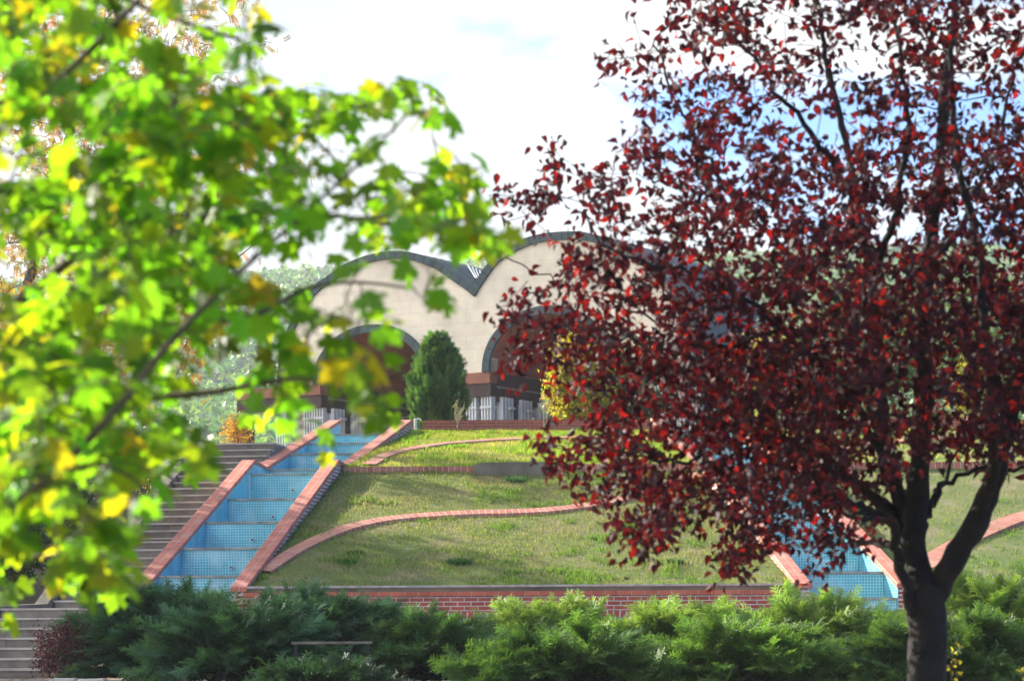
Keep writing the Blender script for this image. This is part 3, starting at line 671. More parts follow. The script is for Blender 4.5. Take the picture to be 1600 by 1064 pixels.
# snow-guard like pale strips near the valley
g = Geo()
for k in range(4):
    u0, z0 = fh(712 + k * 6, 416 + k * 2.5); u1, z1 = fh(734 + k * 3, 436 + k * 1.0)
    g.tube([W3(u0, 0.9, z0 + 0.14), W3(u1, 0.5, z1 + 0.10)], 0.022, 5)
g.build('valley_pipes', M_pale_metal, hall)
DEEP = 6.3
for (c, w_, t) in ar:
    oc = arch(c, w_, t); tb = band(oc, TR, -0.12, 0.0).build('arch_trim', M_slate_trim, hall, keepuv=True)
    ic = arch(c, w_ - TR, t - TR)
    rings = [[W3(p_[0], 0.001, p_[1]), W3(p_[0], DEEP, p_[1])] for p_ in ic]
    V = [q for r_ in rings for q in r_]; n_ = len(rings)
    # box UV for the vault: along the arc and the depth
    s_ = np.r_[0, np.cumsum(np.linalg.norm(np.diff(ic, axis=0), axis=1))]
    g = Geo(); g.add(V, [(2 * i, 2 * i + 1, 2 * i + 3, 2 * i + 2) for i in range(n_ - 1)], uv=[(v_, s_[i]) for i in range(n_) for v_ in (0, DEEP)])
    g.build('vault', M_niche, hall, keepuv=True, smooth=True)
    wi = w_ - TR
    ic2 = [W3(p_[0], DEEP - 0.01, p_[1]) for p_ in ic]
    g = Geo(); g.add(ic2 + [W3(c + wi, DEEP - .01, 5.8), W3(c - wi, DEEP - .01, 5.8)], [tuple(range(len(ic2) + 2))]); g.build('back_wall', M_niche, hall, uvrot=0)
    # fascia running into the recess on both sides
    for s2 in (-1, 1):
        ue = c + s2 * wi; a_, b_ = (ue - 0.05, ue + 0.0) if s2 < 0 else (ue, ue + 0.05)
        u0_, u1_ = (ue - 0.6, ue - 0.003) if s2 < 0 else (ue + 0.003, ue + 0.6)
        g = Geo(); g.obox(O, U, Vd, u0_, u1_, 0.405, DEEP, ZB - 0.42, ZB); g.build('inner_fascia', M_beam, hall)
        g = Geo(); g.obox(O, U, Vd, ue - 0.03, ue + 0.05, 0.4, DEEP, ZB - 0.50, ZB - 0.43); g.build('moulding', M_mould, hall)
        g = Geo(); g.obox(O, U, Vd, u0_, u1_, 0.405, DEEP, ZB - 0.95, ZB - 0.51); g.build('inner_beam', M_beam, hall)
# fascia under the cream wall, split by the entrances
segs = [(u_of(376) - 0.1, a1c - a1w + TR), (a1c + a1w - TR, a2c - a2w + TR), (a2c + a2w - TR, OUT[-1, 0])]
for (a_, b_) in segs:
    g = Geo(); g.obox(O, U, Vd, a_, b_, -0.06, 0.4, ZB - 0.36, ZB - 0.003); g.build('fascia', M_fascia, hall)
    g = Geo(); g.obox(O, U, Vd, a_, b_, 0.0, 0.398, ZB - 0.78, ZB - 0.362); g.build('beam', M_beam, hall)
    g = Geo(); g.obox(O, U, Vd, a_ + (3.0 if a_ < -8 else 0.0), b_, 1.6, 1.7, 5.5, ZB - 0.4); g.build('dark_glazing', M_dark, hall)
# piers made of slender white fins
def pier(uc, v, w_=0.36, n=4, ax=0):
    g = Geo(); A, B = (U, Vd)
    o = O + U * uc + Vd * v
    for k in range(n):
        a_ = -w_ / 2 + w_ * k / (n - 1) - 0.032
        if ax == 0: g.obox(o, U, Vd, a_, a_ + 0.064, 0, 0.26, 5.6, ZB - 0.79)
        else: g.obox(o, U, Vd, 0, 0.26, a_, a_ + 0.064, 5.6, ZB - 0.79)
    g.obox(o, U, Vd, -w_ / 2 - 0.06, w_ / 2 + 0.06, -0.03, 0.29, ZB - 1.18, ZB - 1.10)
    g.build('pier', M_column, hall)
for px_, v in ((438, 0.1), (478, 0.2), (494, 0.2), (684, 0.1), (706, 0.1), (735, 0.1), (759, 0.1), (975, .1), (1000, .1), (1030, .1), (1060, .1), (1085, .1)):
    pier(u_of(px_), v, 0.34)
for c, w_, t in ar:
    for s2 in (-1, 1):
        for k in range(5): pier(c + s2 * (w_ - TR + 0.14), 0.9 + k * 1.2, 0.6, 4, 1)
    for k in range(4): pier(c - 1.05 + 0.7 * k, DEEP - 0.6, 0.4, 4)
# side porch at the left: soffit panel and glass
g = Geo(); g.obox(O, U, Vd, u_of(376), u_of(438), 0.5, 4.0, ZB - 0.80, ZB - 0.70); g.build('soffit', M_column, hall)
g = Geo(); g.obox(O, U, Vd, u_of(378), u_of(434), 3.2, 3.3, ZB - 1.35, ZB - 0.80); g.build('white_panel', M_column, hall)
g = Geo(); g.obox(O, U, Vd, u_of(384), u_of(436), 3.5, 3.54, 5.5, ZB - 1.35); g.build('glazing', M_glass, hall)
g = Geo(); g.obox(O, U, Vd, u_of(352), u_of(372), 0.5, 1.0, 5.4, ZB - 1.0); g.build('dark_pier', M_beam, hall)
# body of the hall behind the front
g = Geo(); g.obox(O, U, Vd, OUT[0, 0] + 0.3, a1c - a1w - 0.4, 0.8 + 3.4, 6.3, 5.4, ZB); g.build('side_block', M_cream, hall, uvrot=0)
g = Geo(); g.obox(O, U, Vd, -11, 12, -5, 14, 5.0, 5.6); tag(g.build('terrace', M_concrete), kind='structure')

# ------------------------------------------------------------------ street bits behind the upper wall
root = empty('feather_banner', at(852, 668, 60), 'narrow blue and white upright banner behind the upper brick wall', 'banner')
pb = at(852, 672, 60); g = Geo(); g.tube([pb, pb + [0, 0, 0.9]], 0.014, 6); g.build('pole', M_pale_metal, root)
def flagpts(w_, z0, z1):
    return [(-w_ * 0.2, z0), (w_ * 0.45, z0), (w_ * 0.55, (z0 + z1) / 2), (w_ * 0.25, z1 - 0.04), (0, z1), (-w_ * 0.35, (z0 + z1) / 2)]
for nm, w_, zz0, zz1, mt, dy in (('cloth', 0.105, 0.30, 0.86, M_blue, 0.0), ('white_print', 0.045, 0.42, 0.70, M_pale_metal, -0.008)):
    f_ = flagpts(w_, zz0, zz1); k = len(f_)
    g = Geo(); g.loft([[(pb[0] + x_, pb[1] - 0.02 + dy + d, pb[2] + z_) for x_, z_ in f_] for d in (0, 0.005)]); g.build(nm, mt, root)
for px_, py0, py1, lab in ((1492, 588, 652, 'thin white post behind the upper wall, left one of two'), (1563, 590, 650, 'thin white post behind the upper wall, right one of two')):
    root = empty('white_post', at(px_, 665, 60), lab, 'post', 'white posts behind the upper wall')
    g = Geo(); g.tube([at(px_, 672, 60), at(px_, py0, 60)], 0.028, 8); g.build('pole', M_pale_metal, root)
    pt_ = at(px_, py0, 60); g = Geo(); g.tube([pt_, pt_ + [0, 0, 0.03], pt_ + [0, 0, 0.05]], [0.045, 0.045, 0.01], 8); g.build('cap', M_pale_metal, root)

# ------------------------------------------------------------------ foliage generators
def leaf_shape(wid=0.32, fold=0.12, curl=0.15):
    V = np.array([(0, 0, 0), (0.28, wid, fold), (0.62, wid * 0.85, fold - curl * .3), (1, 0, -curl), (0.62, -wid * 0.85, fold - curl * .3), (0.28, -wid, fold), (0.35, 0, 0.0), (0.68, 0, -curl * 0.35)])
    Fc = np.array([(0, 6, 1), (1, 6, 7), (1, 7, 2), (2, 7, 3), (0, 5, 6), (5, 7, 6), (5, 4, 7), (4, 3, 7)])
    return V, Fc
def maple_shape():
    # five-lobed outline; the stalk joins at the origin, tip at x = 1
    tips = [(-0.12, 0.42, -8), (0.45, 0.58, 0), (1.0, 0.0, 0)]
    P = [(0, 0), (-0.10, 0.16), (-0.16, 0.36), (-0.02, 0.34), (0.02, 0.50), (0.14, 0.42), (0.22, 0.34), (0.36, 0.46), (0.40, 0.66), (0.50, 0.52), (0.66, 0.56), (0.60, 0.40), (0.54, 0.24), (0.70, 0.26), (0.80, 0.14), (1.0, 0.0)]
    Q = P + [(x, -y) for x, y in P[-2:0:-1]]
    Q = np.array(Q); z = -0.10 * (Q[:, 0] - 0.3) ** 2 * 2 - 0.55 * np.abs(Q[:, 1]) ** 2 + 0.03
    ctr = np.array([[0.28, 0, 0.0]])
    V = np.concatenate([np.c_[Q, z], ctr]); n = len(Q)
    Fc = np.array([(i, (i + 1) % n, n) for i in range(n)])[:, [1, 0, 2]]
    return V, Fc
def wiggle(a, b, n, amt, sag=0.0):
    a = np.asarray(a, float); b = np.asarray(b, float); t = np.linspace(0, 1, n)[:, None]
    P = a + (b - a) * t; L_ = np.linalg.norm(b - a)
    off = rng.normal(size=(n, 3)); off = np.cumsum(off, axis=0); off -= off[0] + (off[-1] - off[0]) * t
    P = P + off * amt * L_ / math.sqrt(n); P[:, 2] += sag * L_ * (4 * t[:, 0] * (1 - t[:, 0]))
    return P

def place_leaves(g, P, shape, n, size, cols, spread, droop=0.3, outward=None, flat=0.0):
    """n leaves scattered along the polyline P"""
    idx = rng.integers(0, len(P), n); pos = P[idx] + rng.normal(size=(n, 3)) * spread
    d = rnd_dirs(n); d[:, 2] = d[:, 2] * (1 - flat) - droop
    if outward is not None: d = d + outward
    up = rnd_dirs(n) * (1 - flat) + np.array([0, 0, 1.0]) * (0.5 + flat)
    g.inst(shape[0], shape[1], pos, frames(d, up), size * (0.7 + 0.6 * rng.random(n)), cols)

# ---------------------------------------------- dark red plum tree
TY = 12.0
def q3(px, py, dy=0.0): return at(px, py, TY + dy)
limbs = [  # (control points in the photo with depth offset, radius start, radius end)
    ([(1447, 1500, 0), (1446, 1250, 0), (1448, 1064, 0), (1450, 980, 0), (1448, 920, 0)], 0.125, 0.115),
    ([(1448, 935, 0), (1430, 860, .05), (1436, 760, .1), (1444, 660, .1), (1446, 560, .0), (1450, 430, -.1), (1470, 300, -.1), (1480, 150, 0), (1500, 0, .1), (1510, -150, .2)], 0.085, 0.02),
    ([(1460, 935, 0), (1490, 880, -.05), (1530, 815, -.1), (1556, 740, -.15), (1580, 650, -.2), (1604, 560, -.25), (1625, 430, -.3), (1640, 280, -.3), (1660, 100, -.3)], 0.085, 0.03),
    ([(1530, 815, -.1), (1555, 730, -.3), (1556, 640, -.5), (1540, 520, -.6), (1530, 380, -.7), (1500, 250, -.8), (1490, 80, -.9)], 0.052, 0.016),
    ([(1432, 900, 0), (1412, 850, .1), (1398, 805, .15), (1365, 782, .2), (1310, 742, .3), (1260, 706, .4), (1200, 678, .5), (1120, 655, .6), (1040, 640, .7), (960, 620, .8), (900, 590, .8)], 0.050, 0.010),
    ([(1428, 960, -.05), (1412, 900, -.1), (1398, 850, -.15), (1385, 815, -.2), (1330, 790, -.3), (1280, 765, -.4), (1210, 745, -.5), (1130, 730, -.6), (1040, 720, -.8), (950, 700, -.9)], 0.040, 0.008),
    ([(1432, 860, .05), (1400, 760, .2), (1385, 680, .3), (1372, 560, .3), (1365, 440, .3), (1345, 330, .3), (1320, 200, .3), (1290, 60, .3), (1270, -80, .3)], 0.055, 0.014),
    ([(1372, 560, .3), (1330, 490, .5), (1280, 440, .7), (1230, 400, .8), (1170, 330, .9), (1110, 250, 1.0), (1060, 160, 1.0), (1030, 60, 1.1)], 0.036, 0.007),
    ([(1400, 760, .2), (1350, 660, -.2), (1300, 590, -.5), (1230, 520, -.8), (1150, 460, -1.0), (1060, 420, -1.2), (970, 400, -1.3), (900, 330, -1.4)], 0.034, 0.006),
    ([(1365, 440, .3), (1400, 340, 0), (1420, 220, -.2), (1410, 90, -.3), (1400, -60, -.4)], 0.030, 0.010),
    ([(1345, 330, .3), (1290, 240, 0), (1230, 160, -.2), (1170, 80, -.4), (1120, -30, -.5)], 0.028, 0.007),
    ([(1450, 430, -.1), (1520, 330, .3), (1570, 210, .6), (1600, 60, .8)], 0.030, 0.009),
    ([(1385, 815, -.2), (1340, 810, -.4), (1290, 790, -.6), (1240, 770, -.8), (1180, 790, -.9)], 0.020, 0.005),
    ([(1398, 850, -.15), (1350, 850, .2), (1290, 830, .5), (1230, 800, .7), (1130, 770, 1.0), (1010, 760, 1.2)], 0.020, 0.005),
    ([(1310, 742, .3), (1240, 780, .2), (1200, 830, 0), (1150, 880, -.1)], 0.014, 0.003),
    ([(1430, 860, 0), (1460, 790, .2), (1500, 745, .3), (1560, 735, .3), (1640, 740, .2)], 0.026, 0.012),
    ([(1460, 790, .2), (1490, 730, .5), (1520, 640, .7), (1560, 560, .8), (1610, 500, .9)], 0.016, 0.006),
    ([(1200, 678, .5), (1120, 600, .9), (1050, 520, 1.2), (950, 470, 1.4), (850, 430, 1.5), (790, 400, 1.5)], 0.020, 0.004),
    ([(1230, 520, -.8), (1130, 540, -.9), (1030, 540, -1.0), (930, 520, -1.2), (850, 500, -1.3)], 0.018, 0.004),
]
tree = empty('red_plum_tree', (q3(1447, 0)[0], TY, 0.0), 'dark red-leaved tree with forked black trunk, tallest thing at the right', 'tree')
gT = Geo(); nodes = []; nrad = []
for pts, r0, r1 in limbs:
    P = smooth_curve([q3(*p) for p in pts], max(10, len(pts) * 5)); r0 *= 0.78; r1 *= 0.85
    P[1:-1] += rng.normal(size=(len(P) - 2, 3)) * (0.012 if r0 < 0.04 else 0.006)
    rr = r1 + (r0 - r1) * np.linspace(1, 0, len(P)) ** (1.45 if r0 < 0.09 else 1.0); rr = rr * (1 + 0.05 * rng.normal(size=len(P)))
    gT.tube(P, rr, 9)
    if r0 < 0.09:
        sel = slice(int(len(P) * 0.25), None); nodes.append(P[sel]); nrad.append(rr[sel])
gT.build('trunk', M_bark_dark, tree, smooth=True)
# crown outline in the photo: sampled, pushed to real depths
poly = np.array([(1000, -60), (955, 60), (945, 100), (968, 170), (975, 240), (905, 225), (850, 225), (820, 262), (775, 262), (728, 290), (745, 330), (800, 352), (850, 345), (900, 360), (880, 400), (800, 445), (760, 490), (770, 525), (800, 545), (790, 590), (850, 600), (870, 650), (830, 690), (838, 735), (900, 760), (940, 800), (955, 850), (1000, 880), (1090, 810), (1130, 830), (1120, 900), (1175, 885), (1235, 850), (1265, 915), (1300, 850), (1330, 880), (1390, 850), (1400, 760), (1500, 700), (1560, 760), (1700, 760), (1750, 400), (1750, -100)], float)
def inpoly(x, y, poly):
    c = np.zeros(len(x), bool); j = len(poly) - 1
    for i in range(len(poly)):
        xi, yi = poly[i]; xj, yj = poly[j]
        c ^= ((yi > y) != (yj > y)) & (x < (xj - xi) * (y - yi) / (yj - yi + 1e-9) + xi); j = i
    return c
nA = 7600
ax_ = 720 + 1030 * rng.random(nA); ay_ = -100 + 1030 * rng.random(nA)
ok = inpoly(ax_, ay_, poly)
# gaps: sparser where sky shows, denser in the lower middle
dens = (0.24 + 0.50 * np.clip((ay_ - 150) / 450, 0, 1)) * np.where(ax_ > 1180, 1.2, 0.95) * np.where(ax_ < 930, 0.50, 1) * np.where((ax_ > 1180) & (ay_ > 780), 0.55, 1.0) * np.where((ax_ > 1330) & (ay_ > 690), 0.42, 1.0) * (0.55 + 0.9 * snoise(ax_, ay_, 150, 4, 3))
ok &= rng.random(nA) < dens
ax_, ay_ = ax_[ok], ay_[ok]
thick = np.clip(1.9 - np.abs(ax_ - 1350) / 520, 0.5, 1.9)
ad = (rng.random(len(ax_)) * 2 - 1) * thick
A = np.array([q3(x, y, d) for x, y, d in zip(ax_, ay_, ad)])
NP = np.concatenate(nodes); NR = np.concatenate(nrad)
order = np.argsort([np.min(np.linalg.norm(NP - a, axis=1)) for a in A])
gTw = Geo(); gL = Geo(); SH = [leaf_shape(0.30, 0.20, 0.35), leaf_shape(0.27, 0.08, 0.60), leaf_shape(0.33, 0.28, 0.10)]
for a in A[order]:
    d = np.linalg.norm(NP - a, axis=1) + 0.25 * np.maximum(0, NP[:, 2] - a[2])
    k = int(np.argmin(d)); L_ = np.linalg.norm(NP[k] - a)
    n = max(4, int(L_ / 0.07)); P = wiggle(NP[k], a, n, 0.10, -0.04)
    r0 = min(NR[k] * 0.7, 0.004 + 0.007 * L_)
    gTw.tube(P, np.linspace(r0, 0.0024, n), 4)
    NP = np.concatenate([NP, P[1:]]); NR = np.concatenate([NR, np.linspace(r0, 0.0018, n)[1:]])
    # leaves hang along the outer part and in a tuft at the end
    m = rng.integers(6, 13)
    base = np.array([0.026, 0.010, 0.016]); u_ = rng.random((m, 1))
    c = vary(base, m, 0.30, 0.12)
    c = np.where(u_ > 0.84, vary((0.10, 0.020, 0.016), m, 0.25, 0.1), c)
    c = np.where(u_ < 0.22, vary((0.022, 0.012, 0.017), m, 0.25, 0.1), c)
    seg = P[int(len(P) * 0.45):]
    place_leaves(gL, seg, SH[rng.integers(3)], m, 0.049, c, 0.040, droop=0.65)
gTw.build('twigs', M_bark_dark, tree)
gL.build('crown', M_leaf_red, tree, smooth=False)

# ---------------------------------------------- green maple in the foreground
mt = empty('green_maple_tree', (-3.1, 6.6, 0.0), 'blurred bright green maple with some yellow leaves filling the upper left', 'tree')
gM = Geo(); mnodes = []
trunkP = smooth_curve([(-3.1, 6.6, -0.1), (-3.05, 6.6, 1.0), (-3.0, 6.5, 2.2), (-2.9, 6.5, 4.0)], 24); gM.tube(trunkP, np.linspace(0.14, 0.07, 24), 10)
def m3(px, py, Y): return at(px, py, Y)
mlimbs = [
    ([(-3.05, 6.6, 1.2), m3(-250, 960, 5.6), m3(-60, 850, 5.2), m3(80, 740, 5.0), m3(180, 640, 5.0), m3(270, 530, 5.1), m3(370, 430, 5.3), m3(470, 340, 5.5), m3(560, 260, 5.7), m3(640, 180, 5.8)], 0.024, 0.003),
    ([(-3.05, 6.6, 1.5), m3(-250, 640, 6.6), m3(-40, 520, 6.6), m3(120, 400, 6.6), m3(260, 340, 6.5), m3(420, 330, 6.4), m3(560, 340, 6.3), m3(680, 370, 6.2)], 0.028, 0.004),
    ([(-3.02, 6.5, 2.0), m3(-200, 420, 5.6), m3(-20, 220, 5.5), m3(120, 100, 5.4), m3(220, 0, 5.4), m3(300, -100, 5.4)], 0.026, 0.006),
    ([(-3.0, 6.5, 2.3), m3(-200, 300, 7.0), m3(0, 160, 7.0), m3(170, 130, 7.0), m3(330, 160, 6.9), m3(470, 200, 6.8), m3(540, 260, 6.7)], 0.024, 0.004),
    ([(-3.05, 6.6, 1.3), m3(-260, 900, 5.4), m3(-80, 780, 5.2), m3(60, 740, 5.1), m3(160, 720, 5.1), m3(230, 760, 5.0)], 0.022, 0.004),
    ([m3(200, 620, 5.9), m3(330, 610, 5.8), m3(460, 590, 5.7), m3(560, 600, 5.6), m3(640, 580, 5.6)], 0.011, 0.003),
    ([m3(300, 500, 5.8), m3(400, 490, 6.0), m3(480, 450, 6.2), m3(560, 440, 6.3), m3(650, 450, 6.3)], 0.010, 0.003),
    ([m3(-100, 260, 6.0), m3(60, 300, 6.2), m3(200, 260, 6.3), m3(340, 250, 6.3), m3(450, 190, 6.3)], 0.012, 0.003),
    ([m3(-60, 700, 6.0), m3(-20, 800, 5.8), m3(40, 860, 5.7), m3(110, 860, 5.6)], 0.010, 0.003),
    ([(-2.95, 6.5, 3.0), m3(-150, -100, 6.4), m3(60, -60, 6.3), m3(260, 20, 6.2), m3(380, 60, 6.2)], 0.020, 0.004),
    ([m3(560, 340, 6.3), m3(660, 330, 6.2), m3(730, 290, 6.2), m3(760, 270, 6.1)], 0.006, 0.002),
]
for pts, r0, r1 in mlimbs:
    P = smooth_curve(np.array(pts, float), max(16, 6 * len(pts))); gM.tube(P, np.linspace(r0, r1, len(P)), 6); mnodes.append(P[4:])
gM.build('trunk', M_bark_maple, mt, smooth=True)
mpoly = np.array([(-150, -60), (410, -60), (415, 10), (350, 60), (380, 110), (430, 120), (520, 145), (585, 140), (640, 120), (690, 130), (680, 210), (735, 235), (745, 260), (775, 262), (700, 330), (775, 370), (740, 395), (690, 400), (690, 480), (670, 505), (640, 460), (600, 470), (560, 480), (640, 560), (670, 590), (620, 670), (540, 640), (500, 700), (470, 690), (440, 640), (380, 640), (330, 680), (290, 735), (235, 745), (200, 790), (170, 840), (185, 900), (120, 905), (60, 915), (10, 960), (-150, 980)], float)
nA = 3800
ax_ = -140 + 950 * rng.random(nA); ay_ = -60 + 1030 * rng.random(nA)
ok = inpoly(ax_, ay_, mpoly)
dens = np.where(ax_ < 330, 0.92, 0.68) * np.where((ax_ > 430) & (ay_ > 370), 0.42, 1) * np.where((ax_ > 300) & (ax_ <= 430) & (ay_ > 520), 0.5, 1) * np.clip(3.6 * snoise(ax_, ay_, 95, 14, 3) - 0.95, 0.06, 1.6) * np.where((ax_ > 180) & (ax_ < 480) & (ay_ < 110), 0.35, 1) * np.where(ax_ > 690, 2.0, np.where(ax_ > 640, 0.8, 1))
ok &= rng.random(nA) < dens * 0.66 * np.where(ax_ < -10, 0.45, 1)
ax_, ay_ = ax_[ok], ay_[ok]
ad = 6.1 + (rng.random(len(ax_)) * 2 - 1) * 1.15 + np.where(ax_ < 250, (rng.random(len(ax_)) - 0.6) * 0.9, 0)
A = np.array([at(x, y, d) for x, y, d in zip(ax_, ay_, ad)])
NP = np.concatenate(mnodes); order = np.argsort([np.min(np.linalg.norm(NP - a, axis=1)) for a in A])
gTw = Geo(); gL = Geo(); MS = maple_shape()
cnt = 0
for a in A[order]:
    k = int(np.argmin(np.linalg.norm(NP - a, axis=1))); L_ = np.linalg.norm(NP[k] - a)
    n = max(4, int(L_ / 0.06)); P = wiggle(NP[k], a, n, 0.08, 0.03)
    gTw.tube(P, np.linspace(min(0.005, 0.0015 + 0.006 * L_), 0.0012, n), 4); NP = np.concatenate([NP, P[1:]])
    m = rng.integers(2, 5)
    yel = snoise(np.array([a[0] * 900]), np.array([a[2] * 900]), 160, 31, 2)[0] > 0.64
    for q in range(m):
        if yel and a[2] > 2.1 and rng.random() < 0.3: c = vary((0.135, 0.135, 0.015), 1, 0.15, 0.06)
        elif rng.random() < 0.03: c = vary((0.13, 0.14, 0.015), 1, 0.15)
        else: c = vary((0.052, 0.130, 0.018) if rng.random() < 0.8 else (0.085, 0.14, 0.015), 1, 0.28, 0.10)
        # stalk
        base = P[-1] if q == 0 else P[rng.integers(len(P) // 2, len(P))]
        dr = rnd_dirs(1)[0]; dr[2] = dr[2] * 0.4 - 0.2; dr /= np.linalg.norm(dr)
        tip = base + dr * (0.03 + 0.03 * rng.random())
        gTw.tube([base, (base + tip) / 2 + [0, 0, 0.004], tip], 0.0012, 3)
        up = rnd_dirs(1) * 0.75 + np.array([[0.0, -0.15, 0.8]])
        dd = dr + rng.normal(size=3) * 0.25; dd[2] -= 0.35
        gL.inst(MS[0], MS[1], tip[None, :], frames(dd[None, :], up), [0.047 + 0.034 * rng.random()], c)
gTw.build('twigs', M_bark_maple, mt); gL.build('crown', M_leaf_maple, mt)

# ---------------------------------------------- broadleaf / feathery background trees
def locust_leaf():
    V = []; Fc = []
    for k in range(7):
        x = 0.12 + k * 0.135
        for s_ in (-1, 1):
            b = len(V); V += [(x, 0, 0), (x + 0.075, s_ * 0.10, 0.01), (x + 0.05, s_ * 0.25, -0.05), (x - 0.045, s_ * 0.13, 0.0)]
            Fc += [(b, b + 1, b + 2), (b, b + 2, b + 3)]
    b = len(V); V += [(0, 0.012, 0), (0, -0.012, 0), (0.5, -0.010, 0), (0.5, 0.010, 0), (1.05, 0, 0)]; Fc += [(b, b + 1, b + 2), (b, b + 2, b + 3), (b + 3, b + 2, b + 4)]
    V = np.array(V); V[:, 2] -= 0.35 * V[:, 0] ** 2
    return V, np.array(Fc)
LL = locust_leaf()
def grow_tree(name, label, cat, base, tips_fn, n_tips, trunk_pts, r0, leafmat, shape, nleaf, size, colfn, barkmat, group=None, spread=0.2, droop=0.3, limb_n=7, seg=0.25, parent_r=0.012, flat=0.0):
    root = empty(name, base, label, cat, group)
    g = Geo(); P = smooth_curve(np.array(trunk_pts, float), 26); g.tube(P, np.linspace(r0, r0 * 0.35, 26), 8)
    NP = P[8:].copy(); tips = tips_fn(n_tips)
    order = np.argsort(np.linalg.norm(tips - P[14], axis=1)) if limb_n == 0 else rng.permutation(len(tips))
    gl = Geo()
    for idx, k_ in enumerate(order):
        a = tips[k_]; d = np.linalg.norm(NP - a, axis=1) + 0.6 * np.maximum(0, NP[:, 2] - a[2]); k = int(np.argmin(d)); L_ = np.linalg.norm(NP[k] - a)
        n = max(4, int(L_ / seg)); Q = wiggle(NP[k], a, n, 0.10, 0.03)
        g.tube(Q, np.linspace(min(r0 * 0.5, parent_r * (0.4 + 0.5 * L_)), 0.004, n), 5 if idx < 40 else 4)
        NP = np.concatenate([NP, Q[1:]])
        place_leaves(gl, Q[len(Q) // 3:], shape, nleaf, size, colfn(nleaf), spread, droop=droop, flat=flat)
    g.build('trunk', barkmat, root, smooth=True); gl.build('crown', leafmat, root)
    return root
def ellipsoid(c, r, shell=0.55):
    c = np.array(c, float); r = np.array(r, float)
    def f(n):
        d = rnd_dirs(n); k = shell + (1 - shell) * rng.random(n); return c + d * r * k[:, None]
    return f
def yellow(n):
    c = vary((0.28, 0.18, 0.020), n, 0.25, 0.12); u_ = rng.random((n, 1))
    c = np.where(u_ < 0.28, vary((0.22, 0.26, 0.04), n, 0.2), c); return np.where(u_ > 0.86, vary((0.30, 0.13, 0.03), n, 0.2), c)
SM = leaf_shape(0.30, 0.08, 0.2)
grow_tree('yellow_locust_tree', 'thin-branched yellow-leaved tree rising behind the green maple, nearer of two', 'tree', (-9.7, 43.5, 2.4),
          ellipsoid((-7.2, 43.5, 10.6), (3.6, 2.6, 4.8), 0.2), 420, [(-9.7, 43.5, 1.6), (-9.5, 43.5, 4.0), (-9.0, 43.4, 6.5), (-7.6, 43.4, 11.5)], 0.16,
          M_leaf_locust, LL, 19, 0.165, yellow, M_bark_grey, 'yellow trees left of the stairs', 0.18, 0.35, parent_r=0.016, seg=0.3)
grow_tree('yellow_locust_tree', 'yellow-leaved tree low behind the railing and stairs, farther of two', 'tree', (-9.6, 54.5, 5.4),
          ellipsoid((-9.4, 54.5, 8.6), (3.4, 2.6, 3.2), 0.3), 190, [(-9.6, 54.5, 5.0), (-9.5, 54.5, 6.5), (-9.3, 54.4, 8.0), (-9.2, 54.4, 10.5)], 0.14,
          M_leaf_locust, LL, 14, 0.20, yellow, M_bark_grey, 'yellow trees left of the stairs', 0.2, 0.35, parent_r=0.016, seg=0.3)
def dgreen(n): return vary((0.045, 0.085, 0.022), n, 0.25, 0.12)
def mgreen(n): return vary((0.09, 0.15, 0.03), n, 0.25, 0.12)
def gold(n):
    c = vary((0.50, 0.40, 0.03), n, 0.2, 0.08); return np.where(rng.random((n, 1)) < 0.25, vary((0.20, 0.26, 0.03), n, 0.2), c)
for (x, y, zt, rr, lab) in ((-15.5, 41.0, 8.2, 3.6, 'dense dark green tree left of the stairs, nearest one of its row'), (-15.5, 49.5, 10.0, 3.4, 'dense dark green tree left of the stairs, second of its row')):
    grow_tree('dark_green_tree', lab, 'tree', (x, y, 1.5 if y < 45 else 4.5), ellipsoid((x, y, zt), (rr, rr, rr * 1.0), 0.25), 160, [(x, y, 1.0), (x, y, 4), (x + .2, y, 6), (x, y, zt + 1)], 0.2,
              M_leaf_bg, SM, 60, 0.17, dgreen, M_bark_grey, 'green trees left of the stairs', 0.35, 0.3, seg=0.5)

# conifer by the upper wall
def conifer(name, label, base, h, r, n):
    root = empty(name, base, label, 'tree'); bx, by, bz = base
    g = Geo(); g.tube([(bx, by, bz - 0.1), (bx, by, bz + h * 0.95)], [0.09, 0.02], 7); g.build('trunk', M_bark_grey, root)
    t = rng.random(n) ** 0.85; prof = np.interp(t, [0, 0.12, 0.35, 0.6, 0.85, 1.0], [0.78, 0.95, 1.0, 0.80, 0.45, 0.08]) * r
    th = rng.random(n) * 6.283; lob = 1 + 0.14 * np.sin(th * 5 + t * 9) + 0.12 * np.sin(th * 3 - t * 17)
    rr = prof * lob * (0.60 + 0.42 * rng.random(n) ** 0.5)
    pos = np.c_[bx + rr * np.cos(th), by + rr * np.sin(th), bz + 0.05 + t * h]
    d = np.c_[np.cos(th) * 0.5, np.sin(th) * 0.5, 0.9 + 0.3 * rng.random(n)] + rng.normal(size=(n, 3)) * 0.18
    c = vary((0.085, 0.17, 0.045), n, 0.35, 0.1)
    g = Geo(); g.inst(SPR[1][0], SPR[1][1], pos, frames(d, rnd_dirs(n)), 0.24 + 0.20 * rng.random(n), c); g.build('crown', M_juniper, root)
